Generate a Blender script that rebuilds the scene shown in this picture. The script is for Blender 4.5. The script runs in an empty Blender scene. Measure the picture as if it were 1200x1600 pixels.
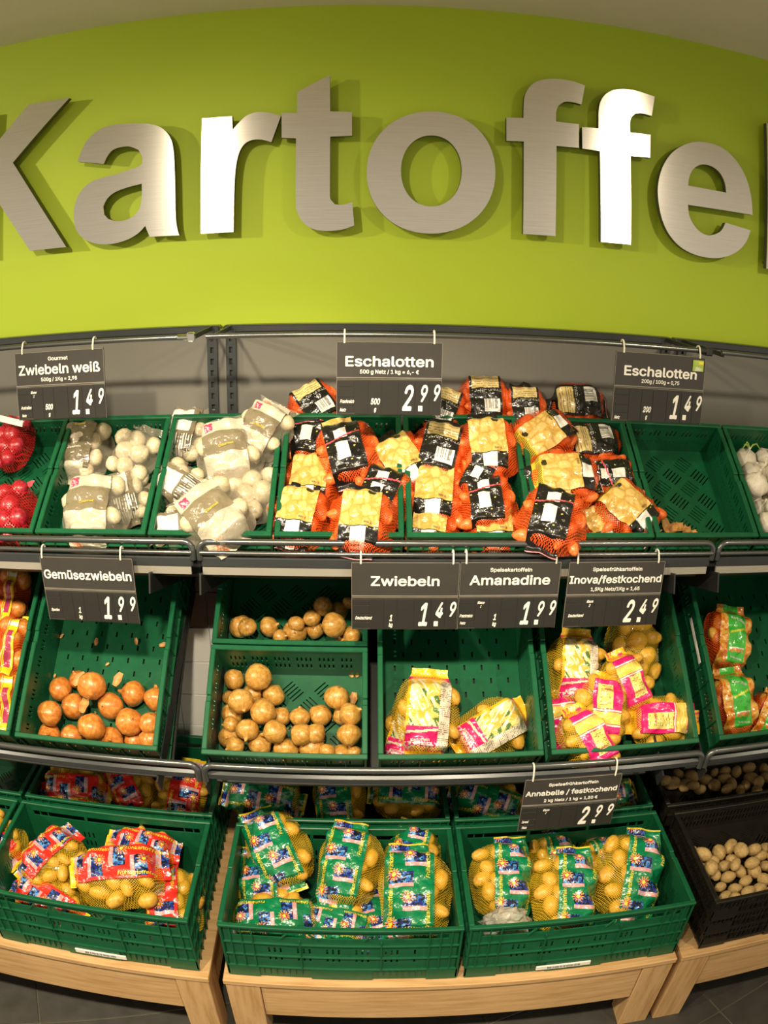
import bpy, math, random
import numpy as np
from mathutils import Matrix, Vector, noise
from mathutils.geometry import delaunay_2d_cdt

SC = bpy.context.scene
COL = SC.collection
# ------------------------------------------------------------------ camera
EYE = 2.04                      # eye height above the floor; the camera stands at x = 0, y = 0
LF, LK, LP, LR, LB = 1210.577, 0.0791057, 0.3307964, 0.0146210, 0.0238431
cd = bpy.data.cameras.new('camera'); cam = bpy.data.objects.new('camera', cd); COL.objects.link(cam)
cam.matrix_world = Matrix.Translation((0, 0, EYE)) @ Matrix.Rotation(-LB, 4, 'Z') @ Matrix.Rotation(math.pi/2-LP, 4, 'X') @ Matrix.Rotation(LR, 4, 'Z')
cd.type = 'PANO'; cd.sensor_fit = 'HORIZONTAL'; cd.sensor_width = 36.0
cd.panorama_type = 'FISHEYE_LENS_POLYNOMIAL'
fm = LF*36.0/1200
cd.fisheye_polynomial_k0 = 0; cd.fisheye_polynomial_k1 = -1/fm; cd.fisheye_polynomial_k2 = 0
cd.fisheye_polynomial_k3 = -LK/fm**3; cd.fisheye_polynomial_k4 = 0
cd.fisheye_fov = math.radians(150); cd.clip_start = 0.02
cd.lens = fm
SC.camera = cam
# ------------------------------------------------------------------ world, lamps, exposure
w = bpy.data.worlds.new('world'); SC.world = w; w.use_nodes = True
w.node_tree.nodes['Background'].inputs[0].default_value = (1.0, 0.86, 0.64, 1)
w.node_tree.nodes['Background'].inputs[1].default_value = 0.58
SC.view_settings.view_transform = 'Standard'; SC.view_settings.look = 'None'
SC.view_settings.exposure = -0.08; SC.view_settings.gamma = 1.0; SC.view_settings.use_curve_mapping = False
def spot(x, y, z, tx, ty, tz, power, size, blend, rad=0.05, col=(1.0, 0.85, 0.60)):
    l = bpy.data.lights.new('spot_lamp', 'SPOT'); o = bpy.data.objects.new('spot_lamp', l); COL.objects.link(o)
    l.energy = power; l.spot_size = math.radians(size); l.spot_blend = blend; l.shadow_soft_size = rad; l.color = col
    o.location = (x, y, z)
    o.rotation_euler = (Vector((tx, ty, tz))-Vector((x, y, z))).to_track_quat('-Z', 'Y').to_euler()
spot(-3.00, 0.20, 2.72, -1.40, 1.75, 1.05, 240, 96, 0.9)
spot(-0.86, 0.15, 2.72, -0.45, 1.75, 0.95, 150, 96, 0.9)
spot(1.32, 0.15, 2.72, 0.75, 1.75, 0.95, 72, 96, 0.9)
spot(-0.12, 0.10, 2.72, -0.25, 1.80, 0.62, 200, 62, 0.6)



# ------------------------------------------------------------------ pixel <-> world helpers (lens calibrated on the crates and signs)
def ray(px, py):
    u, v = px-600.0, py-800.0
    c, s = math.cos(LR), math.sin(LR)
    u, v = c*u+s*v, -s*u+c*v
    r = math.hypot(u, v)+1e-9; q = r/LF; th = q*(1+LK*q*q)
    X, Y, Z = math.sin(th)*u/r, -math.sin(th)*v/r, math.cos(th)
    y2, z2 = Y*math.sin(LP)+Z*math.cos(LP), Y*math.cos(LP)-Z*math.sin(LP)
    c, s = math.cos(LB), math.sin(LB)
    return Vector((c*X+s*y2, -s*X+c*y2, z2))
EP = Vector((0, 0, EYE))
def at_y(px, py, y):
    g = ray(px, py); return EP+g*(y/g.y)
def on_plane(px, py, p0, n):
    g = ray(px, py); return EP+g*((p0-EP).dot(n)/g.dot(n))

# ------------------------------------------------------------------ materials
def srgb(h):
    r, g, b = [int(h[i:i+2], 16)/255 for i in (0, 2, 4)]
    f = lambda c: c/12.92 if c <= 0.04045 else ((c+0.055)/1.055)**2.4
    return (f(r), f(g), f(b))
M = {}
class NT:
    def __init__(s, name):
        s.m = bpy.data.materials.new(name); s.m.use_nodes = True; s.t = s.m.node_tree
        s.b = s.t.nodes['Principled BSDF']; s.out = s.t.nodes['Material Output']; M[name] = s.m
    def n(s, kind, **kw):
        x = s.t.nodes.new(kind)
        for k, v in kw.items():
            if k in x.inputs.keys() if isinstance(k, str) else False: pass
            setattr(x, k, v)
        return x
    def set(s, **kw):
        names = dict(col='Base Color', rough='Roughness', metal='Metallic', coat='Coat Weight', alpha='Alpha', trans='Transmission Weight',
                     coatr='Coat Roughness', aniso='Anisotropic', anisor='Anisotropic Rotation', spec='Specular IOR Level', sheen='Sheen Weight', sub='Subsurface Weight', ior='IOR')
        for k, v in kw.items():
            if k == 'col': v = (*v, 1)
            s.b.inputs[names[k]].default_value = v
        return s
    def link(s, a, b): s.t.links.new(a, b)
    def coords(s, kind='Object', scale=(1, 1, 1), rot=(0, 0, 0)):
        tc = s.n('ShaderNodeTexCoord'); mp = s.n('ShaderNodeMapping'); mp.inputs['Scale'].default_value = scale; mp.inputs['Rotation'].default_value = rot
        s.link(tc.outputs[kind], mp.inputs[0]); return mp.outputs[0]
    def noise(s, vec, scale, detail=3, rough=0.5):
        x = s.n('ShaderNodeTexNoise'); x.inputs['Scale'].default_value = scale; x.inputs['Detail'].default_value = detail; x.inputs['Roughness'].default_value = rough
        if vec is not None: s.link(vec, x.inputs['Vector'])
        return x.outputs['Fac']
    def ramp(s, fac, stops):
        r = s.n('ShaderNodeValToRGB'); e = r.color_ramp.elements
        while len(e) < len(stops): e.new(0.5)
        for i, (p, c) in enumerate(stops):
            e[i].position = p; e[i].color = (*c, 1) if len(c) == 3 else c
        s.link(fac, r.inputs[0]); return r.outputs[0]
    def mix(s, fac, a, b, mode='MIX'):
        x = s.n('ShaderNodeMix', data_type='RGBA', blend_type=mode)
        for i, v in ((0, fac), (6, a), (7, b)):
            if hasattr(v, 'links') or hasattr(v, 'is_linked'): s.link(v, x.inputs[i])
            else: x.inputs[i].default_value = v if i == 0 else (*v, 1)
        return x.outputs[2]
    def bump(s, fac, strength, dist):
        x = s.n('ShaderNodeBump'); x.inputs['Strength'].default_value = strength; x.inputs['Distance'].default_value = dist
        s.link(fac, x.inputs['Height']); s.link(x.outputs[0], s.b.inputs['Normal'])
    def base(s, sock): s.link(sock, s.b.inputs['Base Color'])

def plain(name, hexc, rough=0.5, var=0.12, nscale=30, **kw):
    t = NT(name); c = srgb(hexc) if isinstance(hexc, str) else hexc; t.set(rough=rough, **kw)
    f = t.noise(t.coords(), nscale, 4)
    t.base(t.ramp(f, [(0.3, tuple(x*(1-var) for x in c)), (0.7, tuple(min(1, x*(1+var)) for x in c))]))
    return t
t = plain('wall_green', (0.40, 0.53, 0.018), 0.62, 0.02, 3); t.bump(t.noise(t.coords(), 900, 2), 0.05, 0.001)
plain('ceiling_paint', (0.86, 0.80, 0.68), 0.9, 0.03, 5)
t = plain('floor_tile', (0.060, 0.057, 0.052), 0.42, 0.2, 14); t.bump(t.noise(t.coords(), 300, 3), 0.1, 0.001)
plain('grout', (0.13, 0.115, 0.08), 0.9, 0.1)
plain('white_tile', (0.88, 0.88, 0.86), 0.2, 0.02, 5)
plain('dark_tile', (0.08, 0.075, 0.07), 0.25, 0.1, 5)
plain('tile_grout', (0.40, 0.39, 0.36), 0.9)
plain('grey_panel', (0.155, 0.150, 0.135), 0.42, 0.03, 4)
plain('dark_metal', (0.050, 0.055, 0.060), 0.32, 0.06, 20, metal=0.3)
plain('black_metal', (0.018, 0.019, 0.020), 0.42, 0.1, 20)
plain('rod_steel', (0.16, 0.17, 0.17), 0.24, 0.05, 20, metal=0.75)
plain('chrome', (0.8, 0.8, 0.78), 0.12, 0.02, 20, metal=1.0)
plain('lip_steel', (0.62, 0.58, 0.50), 0.3, 0.03, 20, metal=0.6)
t = plain('green_plastic', (0.006, 0.100, 0.040), 0.36, 0.10, 40); t.bump(t.noise(t.coords(), 260, 3), 0.12, 0.001)
sc = t.ramp(t.noise(t.coords(scale=(1, 1, 1)), 120, 6, 0.7), [(0.60, (0, 0, 0)), (0.74, (0.10, 0.10, 0.10))])
t.base(t.mix(sc, t.b.inputs['Base Color'].links[0].from_socket, (0.30, 0.42, 0.32)))
t = plain('black_plastic', (0.016, 0.014, 0.011), 0.34, 0.2, 40)
t = NT('brushed_steel'); t.set(col=(0.56, 0.54, 0.50), rough=0.20, metal=1.0, aniso=0.85)
v = t.coords(scale=(4, 300, 300)); t.base(t.ramp(t.noise(v, 3, 4), [(0.3, (0.84, 0.81, 0.76)), (0.7, (0.95, 0.92, 0.87))]))
tg = t.n('ShaderNodeCombineXYZ'); tg.inputs[2].default_value = 1.0; t.link(tg.outputs[0], t.b.inputs['Tangent'])
plain('letter_side', (0.06, 0.055, 0.05), 0.5)
t = NT('oak'); t.set(rough=0.42)
v = t.coords(scale=(1.2, 14, 14)); f = t.noise(v, 5, 5, 0.6)
c1 = t.ramp(f, [(0.32, (0.52, 0.30, 0.125)), (0.5, (0.64, 0.40, 0.19)), (0.7, (0.72, 0.47, 0.235))]); t.base(c1); t.bump(f, 0.08, 0.001)
t = NT('oak_leg'); t.set(rough=0.42)
v = t.coords(scale=(14, 14, 1.2)); f = t.noise(v, 5, 5, 0.6)
t.base(t.ramp(f, [(0.32, (0.52, 0.30, 0.125)), (0.5, (0.64, 0.40, 0.19)), (0.7, (0.72, 0.47, 0.235))])); t.bump(f, 0.08, 0.001)
plain('sign_black', (0.048, 0.044, 0.040), 0.36, 0.06, 20)
plain('sign_card', (0.030, 0.028, 0.026), 0.30, 0.06, 20)
plain('sign_edge', (0.22, 0.20, 0.17), 0.35)
plain('white_print', (0.86, 0.84, 0.78), 0.5, 0.01)
plain('white_plastic', (0.80, 0.76, 0.66), 0.4, 0.02)
plain('white_sticker', (0.84, 0.83, 0.79), 0.45, 0.02)
plain('black_print', (0.03, 0.03, 0.03), 0.5, 0.01)
plain('gold_print', (0.80, 0.62, 0.05), 0.4, 0.05)
plain('yellow_print', (0.85, 0.72, 0.06), 0.4, 0.05)
plain('orange_print', (0.90, 0.45, 0.05), 0.4, 0.05)
plain('red_print', (0.70, 0.05, 0.08), 0.4, 0.05)
plain('green_leaf', (0.35, 0.48, 0.08), 0.5, 0.2, 60)
t = NT('printed_film'); t.set(rough=0.24, coat=0.9, coatr=0.07)
a = t.n('ShaderNodeAttribute', attribute_name='Col'); t.base(a.outputs[0]); t.bump(t.noise(t.coords(), 65, 3), 0.8, 0.005)
def netmat(name, col, dens, cell=0.0045):
    t = NT(name); t.set(col=col, rough=0.35, coat=0.3)
    a = t.n('ShaderNodeUVMap'); mp = t.n('ShaderNodeMapping'); mp.inputs['Rotation'].default_value = (0, 0, math.pi/4); t.link(a.outputs[0], mp.inputs[0])
    mp.inputs['Scale'].default_value = (1/cell, 1/cell, 1)
    sp = t.n('ShaderNodeSeparateXYZ'); t.link(mp.outputs[0], sp.inputs[0])
    outs = []
    for k in (0, 1):
        fr = t.n('ShaderNodeMath', operation='FRACT'); t.link(sp.outputs[k], fr.inputs[0])
        lt = t.n('ShaderNodeMath', operation='LESS_THAN'); lt.inputs[1].default_value = dens; t.link(fr.outputs[0], lt.inputs[0]); outs.append(lt.outputs[0])
    mx = t.n('ShaderNodeMath', operation='MAXIMUM'); t.link(outs[0], mx.inputs[0]); t.link(outs[1], mx.inputs[1])
    t.link(mx.outputs[0], t.b.inputs['Alpha'])
netmat('net_yellow', (0.86, 0.55, 0.03), 0.17)
netmat('net_orange', (0.85, 0.10, 0.012), 0.30, 0.004)
netmat('net_red', (0.50, 0.01, 0.015), 0.30, 0.006)
netmat('net_white', (0.75, 0.66, 0.5), 0.10)
t = NT('clear_film'); t.set(col=(0.52, 0.46, 0.36), rough=0.13, alpha=0.30, coat=0.6); t.bump(t.noise(t.coords(), 45, 3), 0.6, 0.006)
t = NT('milky_film'); t.set(col=(0.72, 0.69, 0.60), rough=0.2, alpha=0.62, coat=0.5); t.bump(t.noise(t.coords(), 60, 4), 0.8, 0.008)
def veg(name, stops, rough=0.42, stripe=0, speck=None, coat=0.0, sub=0.0, nscale=6):
    t = NT(name); t.set(rough=rough, coat=coat, coatr=0.2)
    oi = t.n('ShaderNodeObjectInfo'); v = t.coords('Generated')
    ad = t.n('ShaderNodeVectorMath', operation='ADD'); t.link(v, ad.inputs[0]); 
    ml = t.n('ShaderNodeVectorMath', operation='SCALE'); ml.inputs['Scale'].default_value = 17.0
    cb = t.n('ShaderNodeCombineXYZ')
    for i in range(3): t.link(oi.outputs['Random'], cb.inputs[i])
    t.link(cb.outputs[0], ml.inputs[0]); t.link(ml.outputs[0], ad.inputs[1])
    f = t.noise(ad.outputs[0], nscale, 4)
    col = t.ramp(f, stops)
    if stripe:
        g = t.n('ShaderNodeTexGradient', gradient_type='RADIAL'); mp = t.n('ShaderNodeMapping'); mp.inputs['Location'].default_value = (-0.5, -0.5, 0); t.link(v, mp.inputs[0]); t.link(mp.outputs[0], g.inputs[0])
        c2 = t.n('ShaderNodeCombineXYZ'); mm = t.n('ShaderNodeMath', operation='MULTIPLY'); mm.inputs[1].default_value = 26; t.link(g.outputs['Fac'], mm.inputs[0]); t.link(mm.outputs[0], c2.inputs[0]); t.link(oi.outputs['Random'], c2.inputs[1])
        f2 = t.noise(c2.outputs[0], 1.6, 3, 0.6)
        dark = tuple(x*0.62 for x in stops[0][1])
        col = t.mix(t.ramp(f2, [(0.50, (0, 0, 0)), (0.66, (stripe,)*3)]), col, dark)
        t.bump(f2, 0.25, 0.002)
    if speck:
        f3 = t.noise(ad.outputs[0], 32, 3); col = t.mix(t.ramp(f3, [(0.60, (0, 0, 0)), (0.72, (0.8, 0.8, 0.8))]), col, speck)
        t.bump(f3, 0.15, 0.002)
    t.base(col)
veg('skin_onion_orange', [(0.3, (0.52, 0.15, 0.022)), (0.5, (0.68, 0.235, 0.04)), (0.72, (0.80, 0.38, 0.10))], 0.33, 0.35, coat=0.25)
veg('skin_onion_brown', [(0.3, (0.44, 0.20, 0.035)), (0.5, (0.58, 0.30, 0.06)), (0.72, (0.74, 0.46, 0.14))], 0.36, 0.45, coat=0.2)
veg('skin_onion_white', [(0.3, (0.62, 0.50, 0.30)), (0.6, (0.76, 0.68, 0.48)), (0.8, (0.84, 0.79, 0.64))], 0.35, 0.15, coat=0.2)
veg('skin_onion_red', [(0.3, (0.22, 0.008, 0.02)), (0.5, (0.40, 0.012, 0.03)), (0.75, (0.56, 0.05, 0.08))], 0.32, 0.3, coat=0.3)
veg('skin_shallot', [(0.3, (0.78, 0.12, 0.02)), (0.5, (0.90, 0.19, 0.035)), (0.75, (0.95, 0.32, 0.09))], 0.36, 0.2, coat=0.3)
veg('skin_potato_yellow', [(0.3, (0.56, 0.27, 0.025)), (0.5, (0.70, 0.38, 0.045)), (0.72, (0.80, 0.50, 0.10))], 0.45, 0, (0.50, 0.26, 0.05), coat=0.1)
veg('skin_potato_tan', [(0.3, (0.44, 0.28, 0.10)), (0.5, (0.56, 0.38, 0.15)), (0.72, (0.66, 0.47, 0.22))], 0.6, 0, (0.28, 0.17, 0.06))
veg('skin_garlic', [(0.3, (0.70, 0.62, 0.50)), (0.6, (0.82, 0.77, 0.68)), (0.8, (0.88, 0.84, 0.76))], 0.5, 0.25)
plain('dry_skin', (0.62, 0.32, 0.10), 0.5, 0.3, 40)
plain('root_brown', (0.30, 0.18, 0.08), 0.8, 0.3, 80)

# ------------------------------------------------------------------ object helpers
def link(name, mesh, parent=None, mtx=None, material=None):
    if material is not None and not mesh.materials: mesh.materials.append(M[material] if isinstance(material, str) else material)
    o = bpy.data.objects.new(name, mesh); COL.objects.link(o)
    if parent is not None: o.parent = parent
    if mtx is not None: o.matrix_basis = mtx
    return o
def tag(o, label, cat, group=None):
    o['label'] = label; o['category'] = cat
    if group: o['group'] = group
    return o
def thing(name, label, cat, mtx=None, group=None):
    o = bpy.data.objects.new(name, None); o.empty_display_size = 0.05; COL.objects.link(o)
    if mtx is not None: o.matrix_basis = mtx
    return tag(o, label, cat, group)
def kids(o): return [c for c in o.children]
def clone(o, parent=None, deep=0):
    c = o.copy(); COL.objects.link(c); c.parent = parent
    if parent is not None: c.matrix_basis = o.matrix_basis.copy()
    for k in CH.get(o.name, []): clone(k, c)
    return c
CH = {}
def reg(root):
    # remember the tree (object.children is slow in big scenes)
    def rec(o, all_):
        CH[o.name] = [c for c in all_ if c.parent == o]
        for c in CH[o.name]: rec(c, all_)
    rec(root, [o for o in COL.objects if o.parent is not None and (o.parent == root or (o.parent.parent == root))])
def mesh_from(name, vs, fs, smooth=False):
    me = bpy.data.meshes.new(name); me.from_pydata([tuple(v) for v in vs], [], fs)
    if smooth: me.polygons.foreach_set('use_smooth', [True]*len(me.polygons))
    me.update(); return me
class MB:
    def __init__(s): s.v = []; s.f = []
    def add(s, vs, fs):
        b = len(s.v); s.v += [tuple(v) for v in vs]; s.f += [tuple(i+b for i in f) for f in fs]; return s
    def box(s, x0, x1, y0, y1, z0, z1, mtx=None):
        vs = [(x, y, z) for z in (z0, z1) for y in (y0, y1) for x in (x0, x1)]
        if mtx is not None: vs = [mtx @ Vector(v) for v in vs]
        return s.add(vs, [(0, 2, 3, 1), (4, 5, 7, 6), (0, 1, 5, 4), (2, 6, 7, 3), (0, 4, 6, 2), (1, 3, 7, 5)])
    def bbox(s, x0, x1, y0, y1, z0, z1, b=0.002, mtx=None):
        # box with chamfered edges
        b = min(b, (x1-x0)*.45, (y1-y0)*.45, (z1-z0)*.45)
        vs = []; idx = {}
        for ix, X in enumerate((x0, x1)):
            for iy, Y in enumerate((y0, y1)):
                for iz, Z in enumerate((z0, z1)):
                    sx, sy, sz = (1 if ix == 0 else -1), (1 if iy == 0 else -1), (1 if iz == 0 else -1)
                    for k, d in enumerate(((0, sy*b, sz*b), (sx*b, 0, sz*b), (sx*b, sy*b, 0))):
                        idx[ix, iy, iz, k] = len(vs); vs.append((X+d[0], Y+d[1], Z+d[2]))
        fs = []
        I = lambda a, b_, c, k: idx[a, b_, c, k]
        for a in (0, 1):
            q = [I(a, 0, 0, 0), I(a, 1, 0, 0), I(a, 1, 1, 0), I(a, 0, 1, 0)]; fs.append(q if a else q[::-1])
            q = [I(0, a, 0, 1), I(0, a, 1, 1), I(1, a, 1, 1), I(1, a, 0, 1)]; fs.append(q if a else q[::-1])
            q = [I(0, 0, a, 2), I(1, 0, a, 2), I(1, 1, a, 2), I(0, 1, a, 2)]; fs.append(q if a else q[::-1])
        for a in (0, 1):
            for c in (0, 1):
                fs.append([I(a, c, 0, 0), I(a, c, 1, 0), I(a, c, 1, 1), I(a, c, 0, 1)])
                fs.append([I(a, 0, c, 0), I(a, 1, c, 0), I(a, 1, c, 2), I(a, 0, c, 2)])
                fs.append([I(0, a, c, 1), I(1, a, c, 1), I(1, a, c, 2), I(0, a, c, 2)])
                for e in (0, 1): fs.append([I(a, c, e, 0), I(a, c, e, 1), I(a, c, e, 2)])
        if mtx is not None: vs = [mtx @ Vector(v) for v in vs]
        return s.add(vs, [tuple(f) for f in fs])
    def tube(s, pts, r, n=10, cap=True):
        pts = [Vector(p) for p in pts]; rings = []
        for i, p in enumerate(pts):
            d = (pts[min(i+1, len(pts)-1)]-pts[max(i-1, 0)]).normalized()
            a = d.orthogonal().normalized() if i == 0 else (rings[-1][1]-d*rings[-1][1].dot(d)).normalized()
            rr = r[i] if isinstance(r, (list, tuple)) else r
            rings.append(([p+(a*math.cos(t)+d.cross(a)*math.sin(t))*rr for t in [2*math.pi*k/n for k in range(n)]], a))
        vs = [v for rg, _ in rings for v in rg]; fs = []
        for i in range(len(pts)-1):
            for k in range(n): fs.append((i*n+k, i*n+(k+1) % n, (i+1)*n+(k+1) % n, (i+1)*n+k))
        if cap: fs.append(tuple(range(n))[::-1]); fs.append(tuple(range((len(pts)-1)*n, len(pts)*n)))
        return s.add(vs, fs)
    def mesh(s, name, smooth=False):
        me = mesh_from(name, s.v, s.f, smooth)
        if smooth:
            try: me.set_sharp_from_angle(angle=math.radians(40))
            except Exception: pass
        return me
def cdt_plate(outline, holes, y0, y1, axes='xz', extra=None):
    """a plate of polygon OUTLINE with polygon HOLES, thickness from y0 to y1. axes xz: polygon in x,z; xy: polygon in x,y (thickness in z)"""
    vs, es, fs = [], [], []
    def ccw(p):
        A = sum(p[i-1][0]*p[i][1]-p[i][0]*p[i-1][1] for i in range(len(p)))
        return list(p) if A > 0 else list(p)[::-1]
    for poly in [ccw(outline)]+[ccw(h_) for h_ in holes]:
        b = len(vs); vs += [Vector(p) for p in poly]; n = len(poly); fs.append(list(range(b, b+n)))
    V, E, F, _, _, of = delaunay_2d_cdt(vs, [], fs, 1, 1e-6)
    keep = [f for f, o in zip(F, of) if 0 in o and not any(k > 0 for k in o)]
    used = {}; P = []
    for f in keep:
        for i in f:
            if i not in used: used[i] = len(P); P.append(V[i])
    keep = [[used[i] for i in f] for f in keep]
    cnt = {}
    for f in keep:
        for i in range(len(f)):
            a, b = f[i], f[(i+1) % len(f)]; cnt[(a, b)] = 1
    bd = [(a, b) for (a, b) in cnt if (b, a) not in cnt]
    n = len(P)
    mk = (lambda p, t: (p[0], t, p[1])) if axes == 'xz' else (lambda p, t: (p[0], p[1], t))
    vv = [mk(p, y0) for p in P]+[mk(p, y1) for p in P]
    if axes == 'xz': ff = [tuple(f) for f in keep]+[tuple(i+n for i in f[::-1]) for f in keep]+[(b, a, a+n, b+n) for a, b in bd]
    else: ff = [tuple(f[::-1]) for f in keep]+[tuple(i+n for i in f) for f in keep]+[(a, b, b+n, a+n) for a, b in bd]
    return vv, ff
def rect(x0, y0, x1, y1): return [(x0, y0), (x1, y0), (x1, y1), (x0, y1)]
def slot(cx, cy, l, w_, a):
    c, s = math.cos(a), math.sin(a)
    return [(cx+c*u-s*v, cy+s*u+c*v) for u, v in ((-l/2, -w_/2), (l/2, -w_/2), (l/2, w_/2), (-l/2, w_/2))]
try: SANS = bpy.data.fonts.load(bpy.utils.system_resource('DATAFILES')+'/fonts/Inter.woff2')      # the sans serif that ships inside Blender
except Exception: SANS = None
_tc = {}
_cap = {}
def cap_h(bold, shear):
    if (bold, shear) not in _cap:
        me = text_mesh('H', 1.0, bold, shear, .0003); ys = [v.co.y for v in me.vertices]; _cap[bold, shear] = max(ys)-min(ys)
    return _cap[bold, shear]
def text_mesh(txt, size, bold=0.0, shear=0.0, extrude=0.0006, align='CENTER', sx=1.0, spacing=1.0):
    key = (txt, size, bold, shear, align, sx, spacing, extrude)
    if key in _tc: return _tc[key]
    c = bpy.data.curves.new('t', 'FONT'); c.body = txt; c.font = SANS or c.font; c.size = size;  c.shear = shear; c.extrude = extrude
    c.align_x = align; c.align_y = 'CENTER'; c.resolution_u = 3; c.space_character = spacing
    o = bpy.data.objects.new('t', c); COL.objects.link(o)
    me = bpy.data.meshes.new_from_object(o, depsgraph=None) if False else None
    dg = bpy.context.evaluated_depsgraph_get(); dg.update()
    me = bpy.data.meshes.new_from_object(o.evaluated_get(dg))
    bpy.data.objects.remove(o)
    if sx != 1.0:
        for v in me.vertices: v.co.x *= sx
    if bold > 0:
        nv = len(me.vertices); co = np.empty(nv*3); me.vertices.foreach_get('co', co); co = co.reshape(-1, 3); pf = [list(p.vertices) for p in me.polygons]
        VV, FF = [], []
        for k, (dx, dy) in enumerate(((0, 0), (1, 0), (-1, 0), (0, 1), (0, -1), (.7, .7), (-.7, .7), (.7, -.7), (-.7, -.7))):
            VV.append(co+np.array([dx*bold*size, dy*bold*size, k*1e-6])); FF += [tuple(i+k*nv for i in f) for f in pf]
        me = mesh_from('text', np.concatenate(VV), FF)
    me.materials.clear(); _tc[key] = me; return me

# ------------------------------------------------------------------ the room
WY = 2.085          # face of the green wall
def struct(name, mesh, material, parent=None):
    o = link(name, mesh, parent, None, material)
    if parent is None: o['kind'] = 'structure'
    return o
wall = struct('wall_back', MB().box(-4, 4, WY, WY+0.1, -0.05, 2.795).mesh('wall_back'), 'wall_green')
# tiled lower wall behind the shelving, seen through the gap between two units
gm = MB().box(-2.3, 2.3, WY-0.004, WY-0.0005, 0.0, 1.19).mesh('grout'); link('grout', gm, wall, None, 'tile_grout')
TS = 0.1235
tm_ = {}
for k in ('white_tile', 'dark_tile'):
    tm_[k] = MB().bbox(-TS/2+.0012, TS/2-.0012, -0.004, 0.004, -TS/2+.0012, TS/2-.0012, 0.0015).mesh(k); tm_[k].materials.append(M[k])
zt = 0.945
for iz in range(-7, 2):
    for ix in range(-14, 4):
        zc = zt+(iz+0.5)*TS
        link('tile', tm_['white_tile' if iz < 0 else 'dark_tile'], wall, Matrix.Translation((-0.545+ix*TS, WY-0.006, zc)))
ceil = struct('ceiling', MB().box(-4, 4, -1.6, WY+0.1, 2.79, 2.87).mesh('ceiling'), 'ceiling_paint')
fl = struct('floor', MB().box(-4, 4, -1.6, WY+0.1, -0.06, -0.004).mesh('floor'), 'grout')
U = Vector((0.942, 0.335, 0)); Vv = Vector((0.335, -0.942, 0)); TU, TV = 0.6633, 0.3375
ftm = MB().bbox(-TU/2+.002, TU/2-.002, -TV/2+.002, TV/2-.002, -0.004, 0.0, 0.0015).mesh('floor_tile'); ftm.materials.append(M['floor_tile'])
rotf = Matrix(((U.x, -U.y, 0, 0), (U.y, U.x, 0, 0), (0, 0, 1, 0), (0, 0, 0, 1)))
for i in range(-4, 6):
    for j in range(-8, 4):
        c = U*(-0.567+(i+0.5)*TU)+Vv*(-1.393+(j+0.5)*TV)
        if -2.3 < c.x < 2.3 and -0.3 < c.y < 2.0: link('tile', ftm, fl, Matrix.Translation(c) @ rotf)

# ------------------------------------------------------------------ wall letters
LY = 2.035
def smooth_poly(pts, corner=33, n=5):
    P = [Vector(p) for p in pts]; N = len(P); cor = []
    for i in range(N):
        a = (P[i]-P[i-1]); b = (P[(i+1) % N]-P[i]); cor.append(math.degrees(abs(a.angle(b))) > corner)
    out = []
    for i in range(N):
        p1, p2 = P[i], P[(i+1) % N]
        p0 = P[i-1] if not cor[i] else p1*2-p2
        p3 = P[(i+2) % N] if not cor[(i+1) % N] else p2*2-p1
        out.append(p1)
        if (cor[i] and cor[(i+1) % N]): continue
        for k in range(1, n):
            t_ = k/n
            out.append(0.5*((2*p1)+(p2-p0)*t_+(2*p0-5*p1+4*p2-p3)*t_*t_+(3*p1-p0-3*p2+p3)*t_**3))
    return out
def L1(l): return [(x/2, y/2) for x, y in l]
def L2(l): return [(600+x/2, y/2) for x, y in l]
def wl(px): 
    return [(lambda p: (p.x, p.z))(at_y(x, y, LY)) for x, y in px]
def ell(cx, cy, rx, ry, e=2.1, n=56):
    o = []
    for k in range(n):
        a = 2*math.pi*k/n; c, s = math.cos(a), math.sin(a)
        o.append((cx+rx*math.copysign(abs(c)**(2/e), c), cy+ry*math.copysign(abs(s)**(2/e), s)))
    return o
LET = []
kk = wl([(45, 163), (108, 153), (20, 254), (103, 386), (47, 392), (0, 320), (0, 217)])
xs = kk[6][0]-0.02
def ext(p, q, x): t_ = (x-p[0])/(q[0]-p[0]); return (x, p[1]+(q[1]-p[1])*t_)
top_k, bot_k = (kk[0][1]+kk[1][1])/2, (kk[3][1]+kk[4][1])/2
xk = kk[2][0]-0.105
mid_up, mid_dn = ext(kk[0], kk[6], xk), ext(kk[4], kk[5], xk)
LET.append(('letter_k', 'big brushed steel letter K cut off by the left edge', [(xk-0.085, bot_k), (xk, bot_k), (xk, mid_dn[1]-0.01)]+[mid_dn, kk[4], kk[3], kk[2], kk[1], kk[0], mid_up, (xk, mid_up[1]+0.02), (xk, top_k), (xk-0.085, top_k)], []))
LET.append(('letter_a', 'big brushed steel letter a on the green wall', smooth_poly(wl(L1([(243,505),(255,470),(275,435),(310,405),(355,390),(410,386),(465,387),(505,400),(532,430),(542,470),(545,520),(547,580),(548,640),(550,690),(555,720),(560,735),(468,740),(460,722),(454,706),(430,730),(395,750),(350,762),(305,762),(265,748),(240,722),(231,685),(233,645),(248,605),(275,575),(310,558),(360,545),(405,530),(430,522),(444,512),(444,490),(432,468),(405,458),(375,460),(350,470),(335,488),(323,512)]))),
            [smooth_poly(wl(L1([(443,574),(400,585),(360,600),(335,620),(322,645),(325,670),(340,685),(370,691),(400,685),(425,668),(438,645),(443,610)])))]))
LET.append(('letter_r', 'big brushed steel letter r shining white under a lamp', smooth_poly(wl(L1([(632,371),(725,363),(727,405),(745,385),(770,362),(800,351),(840,352),(878,362),(848,444),(815,436),(785,438),(762,452),(747,478),(738,515),(733,570),(731,640),(730,725),(627,730)]))), []))
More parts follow.
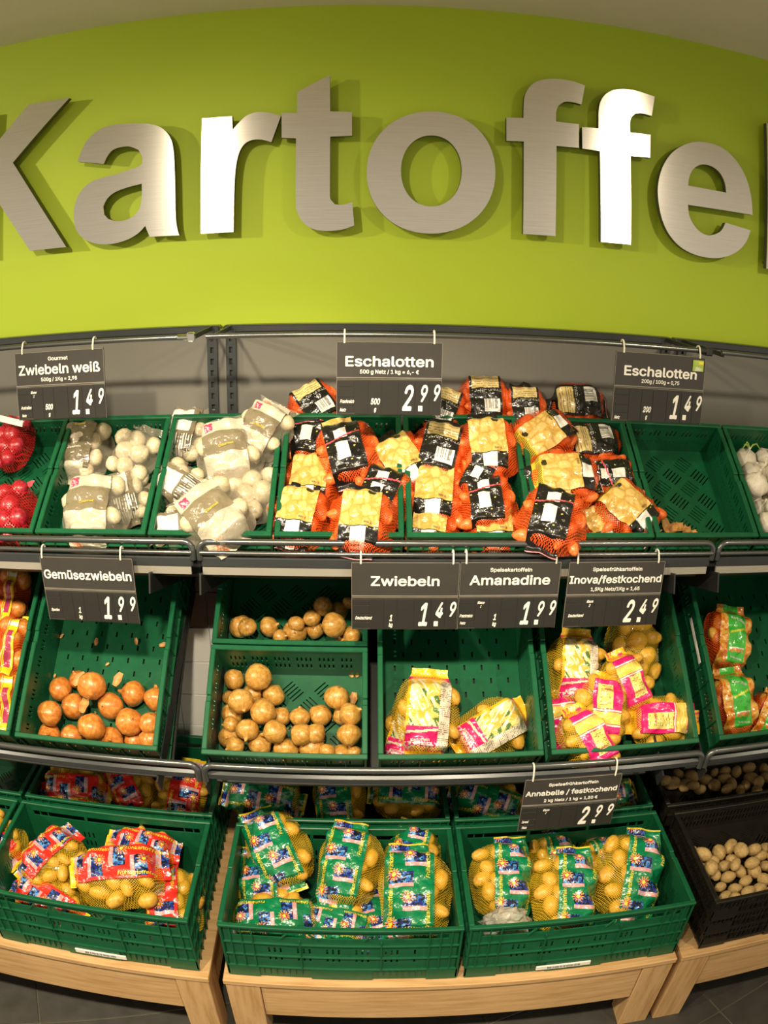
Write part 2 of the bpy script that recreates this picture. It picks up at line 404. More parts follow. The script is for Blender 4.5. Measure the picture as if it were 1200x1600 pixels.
LET.append(('letter_t', 'big brushed steel letter t with slanted top', smooth_poly(wl(L1([(929,287),(1031,234),(1032,348),(1100,350),(1100,424),(1032,427),(1031,600),(1034,625),(1046,638),(1070,640),(1101,632),(1107,705),(1070,717),(1020,722),(975,714),(945,692),(928,660),(924,620),(925,432),(880,430),(880,353),(928,353)]))), []))
LET.append(('letter_o', 'big brushed steel letter o, a round ring', wl(ell(673.5, 269.5, 100.5, 95.5)), [wl(ell(674, 267, 47.5, 55.5))]))
LET.append(('letter_f', 'big brushed steel letter f right after the round o', smooth_poly(wl(L2([(383,367),(436,369),(437,330),(440,300),(452,275),(475,256),(510,247),(550,247),(590,254),(628,267),(617,326),(590,319),(565,318),(545,330),(538,350),(538,380),(609,388),(609,462),(539,456),(536,738),(435,731),(437,442),(383,440)]))), []))
LET.append(('letter_f', 'second big steel letter f with a bright vertical shine, before the e', smooth_poly(wl(L2([(619,397),(671,401),(671,350),(676,320),(690,297),(715,282),(750,278),(790,284),(846,302),(837,362),(805,354),(785,355),(772,368),(768,390),(769,414),(833,421),(832,493),(770,487),(772,765),(678,756),(675,472),(620,464)]))), []))
LET.append(('letter_e', 'big brushed steel letter e near the right edge', smooth_poly(wl(L2([(1152,672),(1148,620),(1135,565),(1110,515),(1075,475),(1035,452),(985,443),(940,452),(900,478),(872,520),(858,570),(857,620),(868,680),(890,730),(925,770),(970,795),(1020,806),(1065,803),(1105,785),(1132,755),(1146,720),(1068,696),(1055,720),(1035,732),(1010,735),(985,722),(965,698),(953,670),(950,640)]))),
            [smooth_poly(wl(L2([(950,580),(1070,602),(1065,570),(1050,540),(1025,520),(995,514),(970,525),(955,550)])))]))
ll = wl([(1198, 192), (1199, 420)])
LET.append(('letter_l', 'dark side of the steel letter l at the right edge', rect(ll[0][0], ll[1][1], ll[0][0]+0.09, ll[0][1]), []))
for nm, lab, out, hs in LET:
    v_, f_ = cdt_plate(out, hs, LY, LY+0.003); me = mesh_from(nm, v_, f_)
    o = link(nm, me, None, None, 'brushed_steel'); tag(o, lab, 'letter', 'steel letters on the green wall')
    v_, f_ = cdt_plate(out, hs, LY+0.003, LY+0.022); link('letter_body', mesh_from('letter_body', v_, f_), o, None, 'letter_side')
    xs_ = [p[0] for p in out]; cx = sum(xs_)/len(xs_)
    def inside(x, y, poly):
        c_ = False
        for i in range(len(poly)):
            (xa, ya), (xb, yb) = poly[i-1][:2], poly[i][:2]
            if (ya > y) != (yb > y) and x < (xb-xa)*(y-ya)/(yb-ya)+xa: c_ = not c_
        return c_
    gx0, gx1 = min(xs_), max(xs_); gz0, gz1 = min(p[1] for p in out), max(p[1] for p in out); cand = []
    for a in range(1, 24):
        for b in range(1, 24):
            x_, z_q = gx0+(gx1-gx0)*a/24, gz0+(gz1-gz0)*b/24
            if all(inside(x_+dx, z_q+dz_, out) and not any(inside(x_+dx, z_q+dz_, h_) for h_ in hs) for dx in (-.015, .015) for dz_ in (-.015, .015)): cand.append((x_, z_q))
    cand.sort(key=lambda p: p[1])
    for q in ((cand[0], cand[-1]) if cand else ()):
        pb = MB(); pb.tube([(q[0], LY+0.02, q[1]), (q[0], WY-.0005, q[1])], 0.004, 8)
        link('standoff_pin', pb.mesh('standoff_pin'), o, None, 'letter_side')

# ------------------------------------------------------------------ shelving
TILT_U, TILT_M = math.radians(34), math.radians(35)
def frame_at(x, y, z, tilt): return Matrix.Translation((x, y, z)) @ Matrix.Rotation(tilt, 4, 'X')
def rim_base(y, z, h, tilt):          # base front point of a crate whose front rim is at y,z
    return y+h*math.sin(tilt), z-h*math.cos(tilt)
UNITS = [('L', -1.642, -0.398), ('M', -0.386, 0.852), ('R', 0.864, 2.108)]
ulab = {'L': 'grey steel shelving unit under the letters K and a', 'M': 'wide grey steel shelving unit under the middle letters', 'R': 'grey steel shelving unit cut off by the right edge'}
def bent_rod(x0, x1, y, z, drop, r):
    c = 0.022
    pts = [(x0+.002, y+.002, z-drop), (x0+.002, y, z-c)]
    for k in range(5):
        a = math.pi/2*k/4; pts.append((x0+.002+c*(1-math.cos(a)), y, z-c+c*math.sin(a)))
    for k in range(5):
        a = math.pi/2*k/4; pts.append((x1-.002-c+c*math.sin(a), y, z-c+c*math.cos(a)))
    pts += [(x1-.002, y, z-c), (x1-.002, y+.002, z-drop)]
    return MB().tube(pts, r, 10).mesh('rail', True)
for key, x0, x1 in UNITS:
    un = thing('shelf_unit', ulab[key], 'shelf', None, 'steel shelving units along the wall')
    link('back_panel', MB().box(x0-.006, x1+.006, 2.045, 2.060, 1.22, 1.852).mesh('bp'), un, None, 'grey_panel')
    link('top_cap', MB().bbox(x0, x1, 2.035, 2.078, 1.842, 1.862, 0.003).mesh('cap'), un, None, 'dark_metal')
    for s, xp in ((0, x0+.020), (1, x1-.020)):
        holes = [rect(xp-.0045, z, xp+.0045, z+.016) for z in np.arange(0.15, 1.83, 0.0315)]
        v_, f_ = cdt_plate(rect(xp-.0135, 0.0, xp+.0135, 1.85), holes, 2.032, 2.034); mb = MB().add(v_, f_)
        mb.box(xp-.0135, xp-.0115, 2.034, 2.045, 0, 1.85).box(xp+.0115, xp+.0135, 2.034, 2.045, 0, 1.85).box(xp-.0135, xp+.0135, 2.042, 2.044, 0, 1.85)
        link('post', mb.mesh('post'), un, None, 'dark_metal')
        mb = MB(); xx = xp
        mb.box(xx-.002, xx+.002, 1.758, 2.03, 1.850, 1.862)
        link('rail_arm', mb.mesh('arm'), un, None, 'black_metal')
        mb = MB(); xx = x0+.004 if s == 0 else x1-.108
        for (ya, za, yb, zb, h) in ((1.60, 1.338, 2.02, 1.20, .05), (1.415, .86, 2.02, 1.13, .05)):
            m_ = Matrix.Translation((0, ya, za)) @ Matrix.Rotation(math.atan2(zb-za, yb-ya), 4, 'X')
            mb.box(xx-.002, xx+.002, 0, math.hypot(yb-ya, zb-za), -h, 0, m_)
        link('shelf_bracket', mb.mesh('bracket'), un, None, 'black_metal')
    link('top_rail', MB().tube([(x0+.012 if key != 'L' else x0, 1.756, 1.862), (x1-(.012 if key != 'L' else .03), 1.756, 1.862)], 0.0065, 12).mesh('rail', True), un, None, 'rod_steel')
    link('rail_joint', MB().bbox(x1-.022, x1-.004, 1.747, 1.766, 1.851, 1.873, .003).tube([(x1-.045, 1.756, 1.862), (x1-.018, 1.756, 1.862)], .0075, 12).mesh('joint', False), un, None, 'chrome' if key == 'L' else 'black_metal')
    # upper tier
    y_, z_ = rim_base(1.642, 1.418, 0.12, TILT_U); up = frame_at(0, y_, z_, TILT_U)
    link('upper_shelf', MB().box(x0+.004, x1-.004, -0.03, 0.40, -0.016, -0.004, up).mesh('tray'), un, None, 'black_metal')
    link('upper_rail', bent_rod(x0, x1, 1.618, 1.410, 0.045, 0.0075), un, None, 'rod_steel')
    link('upper_hook_rail', MB().tube([(x0+.004, 1.614, 1.384), (x1-.004, 1.614, 1.384)], 0.0055, 10).mesh('rail', True), un, None, 'rod_steel')
    link('upper_fascia', MB().bbox(x0+.004, x1-.004, 1.618, 1.640, 1.345, 1.372, .004).mesh('fascia'), un, None, 'dark_metal')
    link('light_lip', MB().box(x0+.006, x1-.010, 1.622, 1.628, 1.326, 1.345).mesh('lip'), un, None, 'lip_steel')
    # middle tier
    y_, z_ = rim_base(1.452, 0.930, 0.165, TILT_M); md = frame_at(0, y_, z_, TILT_M)
    link('middle_shelf', MB().box(x0+.004, x1-.105, -0.02, 0.60, -0.014, -0.004, md).mesh('tray'), un, None, 'black_metal')
    link('middle_rail', bent_rod(x0, x1, 1.428, 0.914, 0.05, 0.0085), un, None, 'rod_steel')
    link('middle_fascia', MB().bbox(x0+.004, x1-.004, 1.425, 1.445, 0.868, 0.895, .007).mesh('fascia', True), un, None, 'dark_metal')

# ------------------------------------------------------------------ tables
def table(label, x0, x1):
    tb = thing('display_table', label, 'table', Matrix.Translation(((x0+x1)/2, 1.18, 0)), 'oak display tables under the shelving')
    hw = (x1-x0)/2
    link('table_top', MB().bbox(-hw, hw, 0, 0.86, 0.325, 0.345, .002).mesh('top'), tb, None, 'oak')
    link('apron', MB().bbox(-hw+.098, hw-.098, 0.008, 0.030, 0.165, 0.325, .0015).mesh('apron'), tb, None, 'oak')
    link('apron', MB().bbox(-hw+.098, hw-.098, 0.82, 0.84, 0.165, 0.325, .0015).mesh('apron'), tb, None, 'oak')
    for sx in (-1, 1):
        link('side_apron', MB().bbox(min(sx*hw-sx*.012, sx*hw-sx*.034), max(sx*hw-sx*.012, sx*hw-sx*.034), 0.10, 0.76, 0.165, 0.325, .0015).mesh('apron'), tb, None, 'oak')
        for yy in (0.004, 0.76):
            a, b = sorted((sx*(hw-.004), sx*(hw-.096)))
            link('leg', MB().bbox(a, b, yy, yy+.092, 0.0, 0.3245, .002).mesh('leg'), tb, None, 'oak_leg')
table('oak table under the red potato bags on the left', -1.645, -0.412)
table('long oak table under the two green crates in the middle', -0.374, 0.852)
table('oak table under the black potato crates', 0.868, 2.10)

# ------------------------------------------------------------------ crates
def herring(w_, d, m=0.03):
    hs = []; cell = 0.062; a = math.pi/4
    n = 9
    for i in range(-n, n):
        for j in range(-n, n):
            cx, cy = (i-j)*cell*0.7071, (i+j)*cell*0.7071+d/2
            if abs(cx) > w_/2+.05 or not -.05 < cy < d+.05: continue
            horiz = (i+j) % 2 == 0
            for k in range(-2, 3):
                off = k*0.0105
                ang = a if horiz else -a
                dx, dy = -math.sin(ang)*off, math.cos(ang)*off
                px, py = cx+dx, cy+dy
                if abs(px) < w_/2-m-.014 and m+.014 < py < d-m-.014: hs.append(slot(px, py, 0.040, 0.0036, ang))
    return hs
def sparse(w_, d):
    hs = []
    r = 0
    y = 0.07
    while y < d-.05:
        x = -w_/2+.05+(0.0235 if r % 2 else 0)
        while x < w_/2-.04: hs.append(slot(x, y, 0.016, 0.0052, math.pi/2)); x += 0.047
        y += 0.040; r += 1
    return hs
def wall_slots(L, H, style):
    hs = []
    if style == 'small':
        x = -L/2+.035
        k = 0
        while x < L/2-.03:
            if k % 4 != 3: hs.append(slot(x, H*.68, 0.024, 0.0045, math.radians(78)))
            x += 0.0125; k += 1
        x = -L/2+.04
        while x < L/2-.03: hs.append(slot(x, H*.40, 0.004, 0.004, 0)); x += 0.014
    if style == 'rows':
        for zz in (0.42, 0.66):
            x = -L/2+.045; k = 0
            while x < L/2-.04:
                if k % 5 != 4: hs.append(slot(x, H*zz, 0.026, 0.0042, math.pi/2))
                x += 0.0115; k += 1
    if style == 'grip':
        for zz in (0.40, 0.55):
            x = -L/2+.12; k = 0
            while x < L/2-.115:
                if k % 5 < 3: hs.append(slot(x, H*zz, 0.024, 0.005, math.pi/2))
                x += 0.0145; k += 1
        for a, b in ((-.30, -.105), (-.095, .095), (.105, .30)):
            hs.append(rect(a*L/0.68, H*.80, b*L/0.68, H*.88))
    if style == 'black':
        for zz in (0.38, 0.66):
            x = -L/2+.03
            while x < L/2-.03: hs.append(slot(x, H*zz, H*.20, 0.005, math.radians(80))); x += 0.0125
    return hs
def plate_mesh(poly, holes, y0, y1, axes='xz'):
    v_, f_ = cdt_plate(poly, holes, y0, y1, axes); return v_, f_
def crate_meshes(W, D, H, floor, wst, mat, ribs=None, inset=0.012, notch=True):
    P = []
    v_, f_ = cdt_plate(rect(-W/2+inset, inset, W/2-inset, D-inset), floor, 0.006, 0.010, 'xy')
    mb = MB().add(v_, f_)
    P.append(('base', mb.mesh('base'), None))
    th = 0.0035
    fs_, ss_ = wst
    for nm, L, hs, m_ in (('front_wall', W, wall_slots(W, H, fs_), Matrix.Translation((0, inset-.004, 0))),
                          ('back_wall', W, wall_slots(W, H, fs_), Matrix.Translation((0, D-inset, 0))),
                          ('side_wall', D, wall_slots(D, H, ss_), Matrix.Translation((-W/2+inset-.004, D/2, 0)) @ Matrix.Rotation(-math.pi/2, 4, 'Z')),
                          ('side_wall', D, wall_slots(D, H, ss_), Matrix.Translation((W/2-inset+.004, D/2, 0)) @ Matrix.Rotation(math.pi/2, 4, 'Z'))):
        v_, f_ = cdt_plate(rect(-L/2+inset-.004, 0.003, L/2-inset+.004, H-.006), hs, 0, th)
        P.append((nm, mesh_from(nm, v_, f_), m_))
    # rim flange
    mb = MB(); r = inset+.0015; h = 0.010
    mb.bbox(-W/2, W/2, 0, r, H-h, H, .002).bbox(-W/2, W/2, D-r, D, H-h, H, .002)
    if notch:
        for a, b, dz in ((r, D*.47, 0), (D*.47, D*.53, -.004), (D*.53, D-r, 0)):
            mb.bbox(-W/2, -W/2+r, a, b, H-h+dz, H+dz, .002).bbox(W/2-r, W/2, a, b, H-h+dz, H+dz, .002)
    else: mb.bbox(-W/2, -W/2+r, r, D-r, H-h, H, .002).bbox(W/2-r, W/2, r, D-r, H-h, H, .002)
    P.append(('rim', mb.mesh('rim'), None))
    # outer ribs
    mb = MB()
    i = inset-.004
    zs_ = ribs or (0.02, H*.5)
    for z in zs_:
        mb.box(-W/2+.002, W/2-.002, .002, i, z, z+.003).box(-W/2+.002, W/2-.002, D-i, D-.002, z, z+.003)
        mb.box(-W/2+.002, -W/2+i, .002, D-.002, z, z+.003).box(W/2-i, W/2-.002, .002, D-.002, z, z+.003)
    if W > 0.5:
        for x in [s*(W/2-d_) for s in (-1, 1) for d_ in (.0045, .028, .055, .082)]: mb.box(x-.0015, x+.0015, .002, i, 0.05, H-.01).box(x-.0015, x+.0015, D-i, D-.002, 0.05, H-.01)
        for x in (-.10, .10): mb.box(x-.0015, x+.0015, .002, i, 0.05, H*.76)
        for x, s in ((-.15, 1), (-.055, -1), (.055, 1), (.15, -1)):
            mb.box(-.0015, .0015, .003, i, 0, .034, Matrix.Translation((x, 0, H*.78)) @ Matrix.Rotation(s*.7, 4, 'Y'))
        for x in np.arange(-.20, -.085, .0165): mb.box(x-.001, x+.001, .002, i, 0.018, 0.046)
        for x in np.arange(.09, .21, .0165): mb.box(x-.001, x+.001, .002, i, 0.018, 0.046)
        for a, b in ((-W/2+.004, -.212), (-.078, .078), (.216, W/2-.004)): mb.box(a, b, .003, i, 0.004, 0.048)
    else:
        for x in np.linspace(-W/2+.004, W/2-.004, 9): mb.box(x-.001, x+.001, .002, i, 0.01, H-.01)
    for y in np.linspace(.004, D-.004, 11):
        mb.box(-W/2+.002, -W/2+i, y-.001, y+.001, 0.01, H-.01).box(W/2-i, W/2-.002, y-.001, y+.001, 0.01, H-.01)
    P.append(('ribs', mb.mesh('ribs'), None))
    for _, me, _ in P: me.materials.append(M[mat])
    return P
HU, HM, HT, HB = 0.12, 0.165, 0.228, 0.09
CT = {'upper': crate_meshes(.298, .39, HU, herring(.30, .39), ('small', 'small'), 'green_plastic'),
      'half': crate_meshes(.398, .298, HM, herring(.40, .30), ('rows', 'small'), 'green_plastic'),
      'long': crate_meshes(.398, .59, HM, sparse(.40, .59), ('small', 'small'), 'green_plastic'),
      'table': crate_meshes(.598, .40, HT, herring(.60, .40), ('grip', 'rows'), 'green_plastic', (0.049, 0.102, 0.155)),
      'black': crate_meshes(.598, .40, HB, herring(.60, .40), ('black', 'black'), 'black_plastic', (0.02,), notch=False)}
def crate(kind, label, mtx, group):
    nm = 'black_crate' if kind == 'black' else 'green_crate'
    t_ = thing(nm, label, 'crate', mtx, group)
    for n_, me, m_ in CT[kind]: link(n_, me, t_, m_)
    return t_
CR = {}
yu, zu = rim_base(1.642, 1.418, HU, TILT_U)
for i, lab in enumerate(['green crate of red onions in the top row', 'green crate holding white onion packs under the Zwiebeln weiss sign', 'green crate of white onion packs right of the first one',
                         'green crate of shallot nets under the middle Eschalotten sign', 'green crate of shallot packs, second of the three shallot crates', 'green crate of shallot packs left of the empty crate',
                         'almost empty green crate below the small organic shallot sign', 'green crate holding white garlic at the right edge']):
    xc = -0.973+i*0.3035
    CR['u%d' % i] = (crate('upper', lab, frame_at(xc, yu, zu, TILT_U), 'green crates on the upper shelf'), xc)
ym, zm = rim_base(1.452, 0.930, HM, TILT_M)
dy, dz = math.cos(TILT_M)*.302, math.sin(TILT_M)*.302
for k, kind, lab, xc, back in (('m0', 'long', 'green crate with orange onions cut off by the left edge', -1.115, 0), ('m1', 'long', 'green crate of big orange onions under the Gemüsezwiebeln sign', -0.702, 0),
                         ('m2', 'half', 'front green half crate full of brown onions', -0.194, 0), ('m2b', 'half', 'rear green half crate of onions behind the Zwiebeln sign', -0.194, 1),
                         ('m3', 'long', 'green crate with two asparagus picture potato bags', 0.228, 0), ('m4', 'long', 'green crate heaped with pink and yellow potato bags', 0.645, 0),
                         ('m5', 'long', 'green crate with green and orange potato nets at the right', 1.105, 0)):
    CR[k] = (crate(kind, lab, frame_at(xc, ym+dy*back, zm+dz*back, TILT_M), 'green crates on the middle shelf'), xc)
TZ = 0.345
for k, lab, xc, y in (('t0', 'front green crate mostly hidden by the left edge', -1.345, 1.20), ('t1', 'green crate of red potato bags on the left table', -0.733, 1.20), ('t2', 'left of the two green crates on the middle table', -0.062, 1.20), ('t3', 'right green crate on the middle table with a crumpled bag', 0.548, 1.20),
                       ('b0', 'empty shaded rear crate at the far left', -1.345, 1.62), ('b1', 'shaded rear green crate behind the red potato bags', -0.733, 1.62), ('b2', 'shaded rear green crate behind the green bags, left', -0.062, 1.62), ('b3', 'shaded rear green crate behind the Annabelle sign', 0.548, 1.62)):
    CR[k] = (crate('table', lab, Matrix.Translation((xc, y, TZ+.0005)), 'green crates on the tables'), xc)
for k, lab, x, y, z in (('k0', 'lowest black crate of the front stack on the right table', 1.215, 1.195, TZ+.001), ('k1', 'middle black crate of the front stack', 1.205, 1.19, TZ+.068), ('k2', 'top black crate of pale potatoes', 1.200, 1.185, TZ+.138),
                     ('k3', 'lower black crate in the shade behind the potatoes', 1.20, 1.61, TZ+.001), ('k4', 'rear black crate of dim brown potatoes', 1.19, 1.61, TZ+.138)):
    CR[k] = (crate('black', lab, Matrix.Translation((x, y, z)), 'black crates on the right table'), x)
for crk, xx, zz in (('t1', 0.02, 0.025), ('t3', -.03, 0.025)):
    s_ = link('paper_label', MB().bbox(xx-.075, xx+.075, -.0015, 0.0035, zz-.008, zz+.008, .001).mesh('label'), CR[crk][0], None, 'white_sticker')
    mb = MB(); random.seed(3)
    for k in range(26):
        x = xx-.045+k*.0035+random.random()*.001
        mb.box(x, x+random.choice((.0008, .0015, .002)), -.0019, -.0014, zz-.004, zz+.004)
    link('print', mb.mesh('print'), s_, None, 'black_print')
link('paper_label', MB().bbox(-.2005, -.1995, .24, .38, HM-.045, HM-.03, .0003).mesh('label'), CR['m5'][0], None, 'white_sticker')

# ------------------------------------------------------------------ vegetables
def blob(name, a, b, c, seed, amp=0.05, fr=2.0, n=12, m=8, power=1.0):
    rnd = Vector((seed*3.1, seed*7.7, seed*1.3)); vs = [(0, 0, 1.0)]; fs = []
    for j in range(1, m):
        th = math.pi*j/m
        for i in range(n):
            ph = 2*math.pi*i/n; vs.append((math.sin(th)*math.cos(ph), math.sin(th)*math.sin(ph), math.cos(th)))
    vs.append((0, 0, -1.0))
    for i in range(n): fs.append((0, 1+i, 1+(i+1) % n))
    for j in range(m-2):
        for i in range(n): fs.append((1+j*n+i, 1+(j+1)*n+i, 1+(j+1)*n+(i+1) % n, 1+j*n+(i+1) % n))
    e = 1+(m-2)*n
    for i in range(n): fs.append((len(vs)-1, e+(i+1) % n, e+i))
    out = []
    for v in vs:
        d = Vector(v); k = 1+amp*noise.noise(d*fr+rnd)*2
        out.append((d.x*a*k, d.y*b*k, d.z*c*k))
    return mesh_from(name, out, fs, True)
def onion_mesh(name, seed, neck=0.22, flat=0.93, n=16):
    R_ = random.Random(seed)
    prof = [(0.0, -flat+.03), (.12, -flat-.01), (.30, -flat+.03), (.58, -.72*flat), (.84, -.42*flat), (.97, -.10), (1.0, .12), (.93, .40), (.76, .64), (.52, .82), (.30, .93), (.16, 1.0), (.10, 1.0+neck*.6), (.085, 1.0+neck), (0, 1.0+neck*1.02)]
    vs, fs = [], []; rnd = Vector((seed*2.1, 3.3, seed))
    for j, (r, z) in enumerate(prof):
        for i in range(n):
            a = 2*math.pi*i/n; k = 1+.05*noise.noise(Vector((math.cos(a)*1.5, math.sin(a)*1.5, z))+rnd)*2+.012*math.sin(a*5+seed)
            if j >= 11: k *= 1+.5*math.sin(a*3+seed)*.5
            vs.append((r*math.cos(a)*k+(z > .9)*(z-.9)*.3*math.sin(seed), r*math.sin(a)*k, z))
    for j in range(len(prof)-1):
        for i in range(n): fs.append((j*n+i, j*n+(i+1) % n, (j+1)*n+(i+1) % n, (j+1)*n+i))
    return mesh_from(name, vs, fs, True)
ONM = {}
for key, mt in (('orange', 'skin_onion_orange'), ('brown', 'skin_onion_brown'), ('white', 'skin_onion_white'), ('red', 'skin_onion_red')):
    ONM[key] = [onion_mesh('onion', s, .05+.07*s, .92-.02*s) for s in range(4)]
    for m_ in ONM[key]: m_.materials.append(M[mt])
ROOT = MB(); random.seed(9)
for k in range(14):
    a = random.random()*6.28; r = random.random()*.12
    ROOT.tube([(r*math.cos(a), r*math.sin(a), -.92), (r*1.8*math.cos(a+.3), r*1.8*math.sin(a+.3), -1.02-random.random()*.06)], .012, 4, False)
ROOTM = ROOT.mesh('roots'); ROOTM.materials.append(M['root_brown'])
PTM = {}
for key, mt in (('yellow', 'skin_potato_yellow'), ('tan', 'skin_potato_tan'), ('shallot', 'skin_shallot'), ('orange', 'skin_onion_orange'), ('white', 'skin_onion_white'), ('red', 'skin_onion_red')):
    dims = {'yellow': (.72, 1.0, .68), 'tan': (.74, 1.0, .70), 'shallot': (.62, 1.0, .6), 'orange': (.92, 1, .9), 'white': (.9, 1, .88), 'red': (.9, 1, .9)}[key]
    PTM[key] = []
    for s in range(5):
        me = blob({'shallot': 'shallot', 'yellow': 'potato', 'tan': 'potato'}.get(key, 'onion'), dims[0]*(1+.06*(s-2)), dims[1], dims[2], s+1, .05, 1.5, 12, 8)
        if key == 'shallot':
            for v in me.vertices:
                if v.co.y > .55: f_ = 1-(v.co.y-.55)*1.1; v.co.x *= f_; v.co.z *= f_; v.co.y *= 1.12
        me.materials.append(M[mt]); PTM[key].append(me)
def rot_rand(R_): return Matrix.Rotation(R_.random()*6.28, 4, 'Z') @ Matrix.Rotation(R_.random()*6.28, 4, 'X') @ Matrix.Rotation(R_.random()*6.28, 4, 'Y')
def crate_plane(ck, h):
    m_ = CR[ck][0].matrix_basis; return m_ @ Vector((0, 0, h)), (m_.to_3x3() @ Vector((0, 0, 1))).normalized(), m_
def loose(ck, items, kind, lab, group, cat, name, seed, layer_h=None, lim=None):
    """items: pixel centre and pixel radius of each vegetable lying in crate ck"""
    R_ = random.Random(seed); placed = []
    ORD = ['first', 'second', 'third', 'fourth', 'fifth', 'sixth', 'seventh', 'eighth', 'ninth', 'tenth', 'eleventh', 'twelfth']
    ro = sorted(range(len(items)), key=lambda i: -items[i][1]); rows = []
    for i in ro:
        if rows and items[rows[-1][0]][1]-items[i][1] < items[i][2]*1.0: rows[-1].append(i)
        else: rows.append([i])
    place = {}
    for a, rw in enumerate(rows):
        for b, i in enumerate(sorted(rw, key=lambda i: items[i][0])):
            place[i] = '%s, %s row from front, %s from left' % (lab, ORD[min(a, 11)], ORD[min(b, 11)])
    for ii_, it in enumerate(items):
        x, y, r = it[:3]
        p0, n, m_ = crate_plane(ck, 0.012)
        D = (on_plane(x, y, m_ @ Vector((0, 0, .05)), n)-EP).length
        rad = r*D/1190
        lift = it[3] if len(it) > 3 else 0
        h = 0.012+rad*0.93+lift
        W2 = CR_W[ck]/2-.014
        for _ in range(14):
            p = on_plane(x, y, m_ @ Vector((0, 0, h)), n)
            q = m_.inverted() @ p
            q.x = max(-W2+rad, min(W2-rad, q.x)); q.y = max(.014+rad, q.y)
            bad = 0
            for pq, pr in placed:
                dd = (q-pq).length
                if dd < (rad+pr)*.93: bad = 1
            if not bad: break
            h += rad*.12
        placed.append((q.copy(), rad))
        mt = m_ @ Matrix.Translation(q)
        if kind in ONM:
            # lie with the neck tipped over
            base = Matrix.Rotation(R_.random()*6.28, 4, 'Z') @ Matrix.Rotation(math.radians(R_.choice((25, 60, 95, 120, 150, 75))), 4, 'X') @ Matrix.Rotation(R_.random()*6.28, 4, 'Z')
            me = ONM[kind][R_.randrange(4)]; o = link(name, me, None, mt @ base @ Matrix.Scale(rad*.985, 4)); link('roots', ROOTM, o)
        else:
            me = PTM[kind][R_.randrange(5)] if kind in PTM else GARL
            o = link(name, me, None, mt @ Matrix.Rotation(R_.random()*6.28, 4, 'Z') @ Matrix.Rotation(R_.uniform(-.5, .5), 4, 'Y') @ Matrix.Scale(rad*1.26, 4))
        tag(o, it[4] if len(it) > 4 else place[ii_], cat, group)
CR_W = {k: (.298 if k[0] == 'u' else .598 if k[0] in 'tbk' else .398) for k in CR}
g4 = lambda l: [(a/4, 880+b/4, c/4) + tuple(e) for a, b, c, *e in l]
loose('m1', g4([(295,1070,75),(455,1085,80),(695,1100,82),(840,1110,65),(945,1105,78),(315,937,82),(575,1018,90),(812,990,88),(975,1000,75),(465,897,85),(685,890,88,0,'orange onion with split skin in the middle of the Gemüsezwiebeln crate'),(375,785,80),(840,815,85,0,'paler yellow orange onion at the upper right of the Gemüsezwiebeln heap'),(975,855,80),(575,770,92,0.01,'large orange onion at the top of the Gemüsezwiebeln heap'),(490,730,62,0,'pale papery onion behind the large top one')]),
      'orange', 'big orange onion in the Gemüsezwiebeln crate', 'loose big orange onions', 'onion', 'onion', 1)
g3 = lambda l: [(280+a/3, 860+b/3, c/3) + tuple(e) for a, b, c, *e in l]
loose('m2', g3([(187,873,53),(265,915,45),(375,910,60),(500,930,60),(625,930,62),(695,940,38),(765,950,50),(835,950,36),(200,770,55),(320,838,55),(245,815,40),(452,848,58),(570,860,55),(640,860,50),(808,868,58),(480,775,48),(565,785,50),(663,768,55),(765,775,52),(815,770,55,.012),(740,685,60,0,'yellowish onion highest on the right of the front half crate'),(395,758,65,.01),(285,703,62,.01),(215,690,34),(345,672,48),(440,682,55),(255,607,52),(370,592,63,0,'large tan onion at the upper left of the front half crate heap')]),
      'brown', 'brown onion in the front half crate', 'brown onions in the front half crate', 'onion', 'onion', 2)
loose('m2b', g3([(260,355,57,0,'leftmost onion of the rear half crate'),(320,362,45),(418,360,50,0,'lone round onion in the rear half crate with a gap beside it'),(540,385,58),(470,405,36),(640,372,45),(770,412,40),(840,398,45),(730,350,60),(550,345,40),(620,315,43),(750,285,48),(675,262,47,0,'topmost dark onion of the rear half crate'),(795,245,30)]),
      'brown', 'brown onion in the rear half crate', 'brown onions in the rear half crate', 'onion', 'onion', 3)
g8 = lambda l: [(960+a/3.808, 1180+b/3.808, c/3.808) + tuple(e) for a, b, c, *e in l]
loose('k2', g8([(660,838,38),(720,845,33),(810,850,30),(900,810,32),(630,785,34),(718,795,38),(795,812,40),(860,795,42),(550,710,30),(600,712,36),(675,725,42),(780,750,38),(890,740,40),(530,640,28),(575,670,45),(655,660,40),(745,690,42),(832,690,45),(900,660,36),(720,650,38),(820,640,40),(585,630,38),(705,625,40),(870,600,40),(525,590,48,0,'long pale potato leftmost in the black crate'),(622,580,48),(690,545,48),(755,565,46),(828,562,42),(900,555,38),(950,600,40),(960,680,42),(960,760,40),(955,540,38),(470,570,30),(1000,640,40),(1010,720,40),(1010,560,40),(990,800,40)]),
      'tan', 'pale potato in the front black crate', 'loose potatoes in the front black crate', 'potato', 'potato', 4)
loose('k4', g8([(345,165,45),(460,130,42),(540,145,38),(595,105,30),(597,178,38),(655,140,38),(725,100,38),(800,75,38),(815,140,42),(700,170,38),(780,180,35),(510,205,35),(420,180,40),(860,160,38),(660,95,32),(890,80,34),(300,150,35),(380,110,32),(670,200,35),(470,180,32),(910,130,40),(750,210,36),(850,215,36)]),
      'tan', 'dim brown potato in the rear black crate', 'loose potatoes in the rear black crate', 'potato', 'potato', 5)
GARL = onion_mesh('garlic', 5, .5, .75, 24)
for v in GARL.vertices:
    a = math.atan2(v.co.y, v.co.x); k = 1-.10*abs(math.sin(a*4)); v.co.x *= k; v.co.y *= k
GARL.materials.append(M['skin_garlic'])
g5 = lambda l: [(800+a/3, 480+b/3, c/3) + tuple(e) for a, b, c, *e in l]
